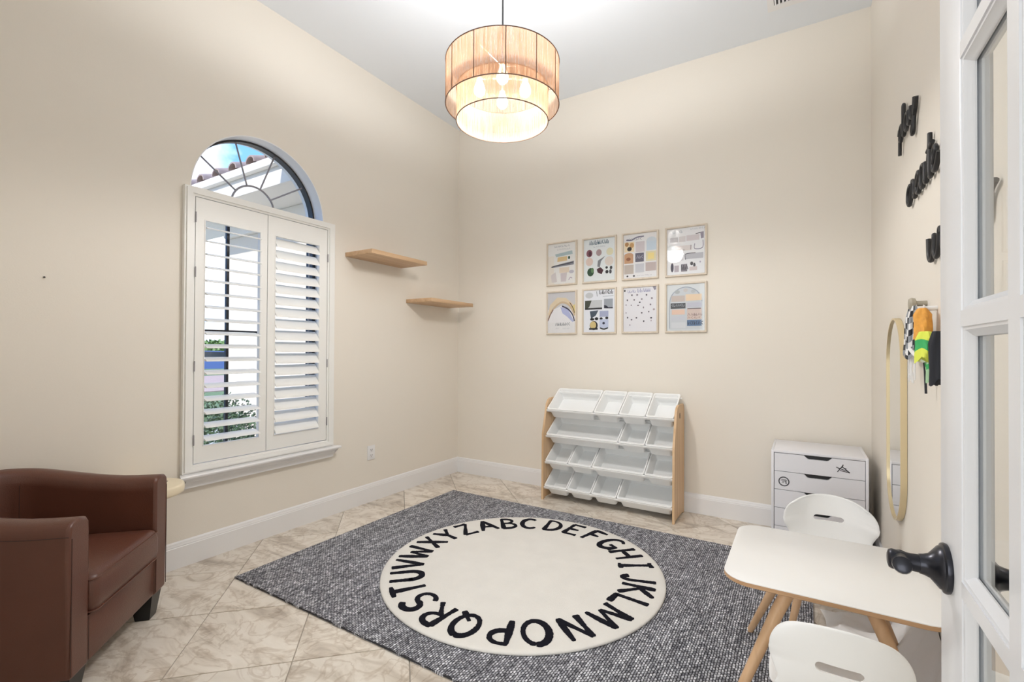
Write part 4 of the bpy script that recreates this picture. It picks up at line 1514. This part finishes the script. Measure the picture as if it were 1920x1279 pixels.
def draped(cy, z1, z0, wtop, wbot, depth, name, mats, band, nseg=26, lean=0, phase=0, par=None, x_off=.02):
    b = MB()
    n = 22
    loops = []
    for i in range(nseg + 1):
        t = i / nseg
        z = z1 + (z0 - z1) * t
        w = wtop + (wbot - wtop) * (t ** .6)
        lp = []
        for k in range(n):
            a = 2 * PI * k / n
            f = 1 + .16 * math.sin(5 * a + phase + t * 3)
            lp.append((XR - x_off - depth / 2 + depth / 2 * math.cos(a) * f * (.5 + .5 * min(1, t * 4)), cy + lean * t + w / 2 * math.sin(a) * f, z + .012 * math.sin(3 * a + phase) * t))
        loops.append(lp)
    b.loft(loops)
    nf = n
    # colour by band
    idx = 0
    for i in range(nseg):
        for k in range(n):
            b.m[idx] = band(i / nseg, k / n)
            idx += 1
    return b.build(name, mats, par, sharp=70)


sc_ = thing('checked_scarf', 'black and white checked fringed scarf hanging from the wall hook', 'scarf', (XR, 2.30, 1.30))
draped(2.262, 1.425, 1.235, .05, .17, .035, 'scarf_cloth', [M_W, M_K, mat('grey_cloth', (.30, .32, .35), .9)], lambda t, k: (1 if (int(t * 9) + int(k * 14)) % 3 == 0 else (2 if (int(t * 9) + int(k * 14)) % 3 == 1 else 0)), lean=.05, par=sc_)
fg = MB()
for k in range(12):
    yy = 2.235 + k * .012
    fg.tube([(XR - .035, yy, 1.245), (XR - .037 + rngf.uniform(-.006, .006), yy + rngf.uniform(-.004, .004), 1.19), (XR - .036, yy + rngf.uniform(-.008, .008), 1.135 + rngf.uniform(0, .04))], .0022, 5)
fg.build('fringe', M_W, sc_)

cs = thing('hanging_costume', 'orange, yellow and green banded hanging toy bag with black sides on the right wall', 'costume', (XR, 2.03, 1.25))
M_OR = mat('orange_cloth', (.80, .36, .07), .85, var=.35, vscale=40)
M_YE = mat('lime_yellow_cloth', (.72, .80, .10), .8)
M_GR = mat('green_cloth', (.05, .42, .13), .8)
M_PG = mat('pale_green_cloth', (.38, .58, .36), .8, var=.2, vscale=40)
draped(2.085, 1.400, 1.305, .035, .085, .045, 'orange_top', [M_OR], lambda t, k: 0, lean=-.01, phase=1, par=cs)
draped(1.990, 1.318, 1.225, .060, .085, .050, 'banded_body', [M_YE, M_GR], lambda t, k: 1 if .30 < t < .62 else 0, lean=-.015, phase=2, par=cs, x_off=.026)
draped(1.965, 1.238, 1.165, .045, .055, .035, 'pale_tail', [M_PG, M_GR], lambda t, k: 1 if .3 < t < .48 else 0, lean=-.010, phase=.5, par=cs)
draped(1.885, 1.315, 1.160, .028, .040, .040, 'black_side', [M_K], lambda t, k: 0, lean=-.004, par=cs)
draped(2.140, 1.345, 1.255, .025, .075, .030, 'black_side', [M_K], lambda t, k: 0, lean=.025, phase=3, par=cs)
MB().tube(smooth_pts([(XR - .035, 2.120, 1.26), (XR - .03, 2.116, 1.19), (XR - .028, 2.112, 1.11)], 6), .0035, 6).build('strap', M_K, cs)
MB().tube(smooth_pts([(XR - .058, 2.185, 1.262), (XR - .064, 2.07, 1.245), (XR - .060, 1.96, 1.225)], 6), .007, 8).build('white_cord', M_W, cs)
MB().lathe([(.008, 0), (.008, .03), (.014, .036)], n=12, M=basis((XR, 2.10, 1.40), (0, 1, 0), (0, 0, 1), (-1, 0, 0))).build('peg', M_W, cs)

# ------------------------------------------------------------------ french door, opened into the room along the right wall
DX0, DX1, DYH, DYF, DZT = .175, .207, .162, .932, 2.435
door = sroot('door_1', (DX0, DYH, 0))
SW = .106
rows_z = [.245 + .3497 * k for k in range(7)]        # pane field edges
zb0, zt0 = rows_z[0], rows_z[-1]
MB().box(DX0, DX1, DYF - SW, DYF, .012, DZT, bev=.002).build('stile', M_DOOR, door)
MB().box(DX0, DX1, DYH, DYH + SW, .012, DZT, bev=.002).build('stile', M_DOOR, door)
MB().box(DX0, DX1, DYH + SW, DYF - SW, .012, zb0, bev=.001).build('rail', M_DOOR, door)
MB().box(DX0, DX1, DYH + SW, DYF - SW, zt0, DZT, bev=.001).build('rail', M_DOOR, door)
fy0, fy1 = DYH + SW, DYF - SW
MWD = .030
pw = (fy1 - fy0 - 2 * MWD) / 3
for k in (1, 2):
    y0 = fy0 + k * pw + (k - 1) * MWD
    MB().box(DX0, DX1, y0, y0 + MWD, zb0, zt0).build('muntin', M_DOOR, door, smooth=False)
for k in range(1, 6):
    for c_ in range(3):
        y0 = fy0 + c_ * (pw + MWD)
        MB().box(DX0, DX1, y0, y0 + pw, rows_z[k] - .0105, rows_z[k] + .0105).build('muntin', M_DOOR, door, smooth=False)
# panes with stepped sticking on both faces
for r_ in range(6):
    z0 = rows_z[r_] + (.0105 if r_ else 0)
    z1 = rows_z[r_ + 1] - (.0105 if r_ < 5 else 0)
    for c_ in range(3):
        y0 = fy0 + c_ * (pw + MWD)
        y1 = y0 + pw
        for (xo, xg, nm) in ((DX0, .1885, 0), (DX1, .1930, 1)):
            sgn = 1 if xg > xo else -1
            dd_ = abs(xg - xo)
            prof = [(0, .002), (.004, .0025), (.0055, .005), (.011, .009), (.0125, .0115), (.0125, dd_), (0, dd_)]
            loops = []
            for cy_, cz_, sy, sz in ((y0, z0, 1, 1), (y1, z0, -1, 1), (y1, z1, -1, -1), (y0, z1, 1, -1)):
                loops.append([(xo + sgn * d_, cy_ + sy * a_, cz_ + sz * a_) for a_, d_ in prof])
            if r_ == 0 and c_ == 0 or True:
                MB().loft(loops, wrap=True).build('glazing_bead', M_DOOR, door, sharp=30)
        MB().box(.1893, .1922, y0 + .002, y1 - .002, z0 + .002, z1 - .002).build('door_pane', M_GLASS, door, smooth=False)
for zz in (.25, 1.22, 2.2):
    MB().tube([(DX0 - .004, DYH - .002, zz - .05), (DX0 - .004, DYH - .002, zz + .05)], .006, 10).build('hinge', M_BRONZE, door)


def lever(xf, sg):
    """handle set on the face at x=xf, pointing along sg*x"""
    hy, hz = .893, .945
    Mh = basis((xf, hy, hz), (0, 1, 0), (0, 0, 1), (sg, 0, 0))
    h = MB().lathe([(.0335, 0), (.0345, .003), (.0335, .006), (.030, .0075), (.029, .010), (.024, .014), (.017, .020), (.0145, .026), (.0135, .031)], n=40, M=Mh).build('door_handle', M_BRONZE, door, sharp=40)
    lv = MB()
    lv.tube([(xf + sg * .028, hy, hz), (xf + sg * .040, hy, hz), (xf + sg * .054, hy, hz), (xf + sg * .062, hy, hz), (xf + sg * .066, hy, hz), (xf + sg * .0675, hy, hz)], [.0128, .0122, .0132, .0144, .0125, .008], 20)
    pts = smooth_pts([(xf + sg * .052, hy + .006, hz + .001), (xf + sg * .053, hy - .010, hz), (xf + sg * .054, hy - .030, hz + .003), (xf + sg * .056, hy - .044, hz + .009)], 5)
    lv.tube(pts, [.0125 - .0015 * i / (len(pts) - 1) if i < len(pts) - 1 else .007 for i in range(len(pts))], 16)
    lv.build('lever', M_BRONZE, h, sharp=50)


lever(DX0, -1)
lever(DX1, 1)
# casing round the opening, on the room side of the front wall
cas = MB()
cas.box(OX1 + .012, OX1 + .082, YF, YF + .014, 0, OZ + .07, bev=.002)
cas.box(OX0 - .082, OX0 - .012, YF, YF + .014, 0, OZ + .07, bev=.002)
cas.box(OX0 - .082, OX1 + .082, YF, YF + .014, OZ + .01, OZ + .08, bev=.002)
struct(cas.build('trim_1', M_TRIM))

# ------------------------------------------------------------------ outside, seen through the window
struct(MB().box(-90, XL - WT, -40, 80, -.35, -.2).build('ground', mat('lawn', (.16, .22, .09), .95, var=.4, vscale=6), smooth=False))
struct(MB().box(-9.5, XL - WT, -8, 14, -.2, -.19).build('bounce_slab', mat('pale_bounce', (.62, .58, .52), .9, var=.06, vscale=5), smooth=False))  # pale slab added over the lawn to bounce neutral light up to the soffit
pav = MB().box(-27, -17, 2, 22, -.2, -.17)
struct(pav.build('driveway', mat('pink_pavers', (.50, .34, .28), .8, var=.15, vscale=8), smooth=False))
M_STUC = mat('beige_stucco', (.74, .66, .56), .9, bump=.4, bscale=60, var=.04)
M_SOF = mat('cream_fascia', (.80, .74, .66), .6)
hw_ = thing('house_wing', 'beige stuccoed wing of the house with tiled eave outside the window', 'building', (-4.5, 3.2, -.2))
MB().box(-5.85, XL - WT, 3.02, 3.30, -.2, 3.0).build('wall', M_STUC, hw_, smooth=False)
MB().box(-8.6, XL - WT, 2.50, 3.30, 2.74, 2.78).build('soffit', M_SOF, hw_, smooth=False)
MB().box(-8.6, XL - WT, 2.47, 2.50, 2.72, 2.93, bev=.004).build('fascia', M_SOF, hw_)
MB().box(-8.6, XL - WT, 2.41, 2.47, 2.88, 2.955, bev=.012).build('gutter', M_SOF, hw_)
MB().box(-5.85, XL - WT, 2.96, 3.02, 2.56, 2.74, bev=.01).build('frieze', M_SOF, hw_)
M_RT = mat('clay_roof_tile', (.36, .27, .24), .8, var=.3, vscale=9)
MB().add([(-8.6, 2.46, 2.94), (XL - WT, 2.46, 2.94), (XL - WT, 4.4, 3.6), (-8.6, 4.4, 3.6), (-8.6, 2.46, 2.90), (XL - WT, 2.46, 2.90), (XL - WT, 4.4, 3.56), (-8.6, 4.4, 3.56)],
         [(0, 1, 2, 3), (7, 6, 5, 4), (0, 4, 5, 1), (1, 5, 6, 2), (2, 6, 7, 3), (3, 7, 4, 0)]).build('roof', M_RT, hw_, smooth=False)
tile_me = None
for k in range(18):
    xk = -8.5 + k * .30
    if tile_me is None:
        n = 10
        loops = []
        for y, z in ((0, 0), (1.9, .646)):
            lp = [(.075 * math.cos(PI * q / n), y, z + .07 * math.sin(PI * q / n)) for q in range(n + 1)]
            lp += [(.060 * math.cos(PI * q / n), y, z + .055 * math.sin(PI * q / n)) for q in range(n, -1, -1)]
            loops.append(lp)
        o = MB().loft(loops).build('roof_tile', M_RT, hw_, True)
        tile_me = o.data
    else:
        o = bpy.data.objects.new('roof_tile', tile_me)
        COL.objects.link(o)
        attach(o, hw_)
    o.location = (xk, 2.40, 2.955)


def shrub(name, loc, r, h, n, col, label, seed, leaf=.035):
    t = thing(name, label, 'shrub', loc)
    rg = random.Random(seed)
    b = MB()
    for _ in range(n):
        a = rg.uniform(0, 2 * PI)
        e_ = math.asin(rg.uniform(-.2, 1))
        q = rg.uniform(.55, 1)
        p = Vector((math.cos(a) * math.cos(e_) * r * q, math.sin(a) * math.cos(e_) * r * q, h * .5 + math.sin(e_) * h * .5 * q))
        d = Vector((rg.uniform(-1, 1), rg.uniform(-1, 1), rg.uniform(-.3, 1))).normalized() * leaf
        s2 = d.orthogonal().normalized() * leaf * .35
        b.add([p, p + d * .5 + s2, p + d, p + d * .5 - s2], [(0, 1, 2, 3)])
    o_ = b.build('foliage', mat('leaf_' + name + str(seed), col, .6, var=.4, vscale=10), t, False, smooth=False)
    o_['kind'] = 'stuff'
    MB().tube([(0, 0, 0), (0, 0, h * .5)], .02, 6).build('stem', mat('bark', (.12, .08, .05), .9), t, False)
    return t


shrub('low_shrub', (-4.25, 2.18, -.2), .36, .98, 1300, (.07, .12, .05), 'dark green low shrub just outside the window, nearer one', 1)
shrub('low_shrub', (-4.85, 2.50, -.2), .34, 1.02, 1200, (.09, .13, .08), 'grey green low shrub against the house wing outside', 2)
shrub('low_shrub', (-5.6, 2.62, -.2), .38, .95, 1200, (.08, .13, .06), 'dark green low shrub furthest along the wing outside', 3)
for i, (x, y, r, h) in enumerate(((-41, 20.5, 2.5, 2.1), (-38.5, 27, 2.5, 2.0), (-43, 14, 2.5, 2.2))):
    shrub('distant_hedge', (x, y, -.2), r, h, 1800, (.16, .26, .08), ['green hedge bush across the drive behind the car', 'green hedge bush right of the car across the drive', 'green hedge bush left of the car across the drive'][i], 10 + i, .32)
car = thing('parked_car', 'blue parked car glimpsed through the shutter slats', 'car', (-30.5, 15.2, -.2), math.radians(60))
M_CARB = mat('blue_car_paint', (.07, .14, .36), .25, coat=.6)
M_CARG = mat('car_glass', (.02, .03, .04), .1)
cp = [(-2.1, .28), (2.1, .28), (2.15, .62), (1.95, .80), (1.1, .90), (.55, 1.32), (-.85, 1.36), (-1.55, .98), (-2.1, .92), (-2.18, .6)]
MB().prism(cp, -.85, .85, M=basis((0, 0, 0), (1, 0, 0), (0, 0, 1), (0, -1, 0))).build('car_body', M_CARB, car, False, smooth=False)
MB().prism([(1.0, .92), (.52, 1.28), (-.82, 1.31), (-1.42, .97)], -.862, .862, M=basis((0, 0, 0), (1, 0, 0), (0, 0, 1), (0, -1, 0))).build('car_window', M_CARG, car, False, smooth=False)
for sx in (-1.35, 1.35):
    for sy in (-.78, .78):
        MB().lathe([(.10, -.11), (.31, -.11), (.33, -.08), (.33, .08), (.31, .11), (.10, .11)], n=24, M=basis((sx, sy, .33), (1, 0, 0), (0, 0, 1), (0, -1, 0))).build('wheel', M_BLACK, car, False)
# our own roof overhang above the window
struct(MB().box(XL - WT - .55, XL - WT, -1, 3.0, 3.30, 3.40).build('roof_overhang', M_SOF, smooth=False))
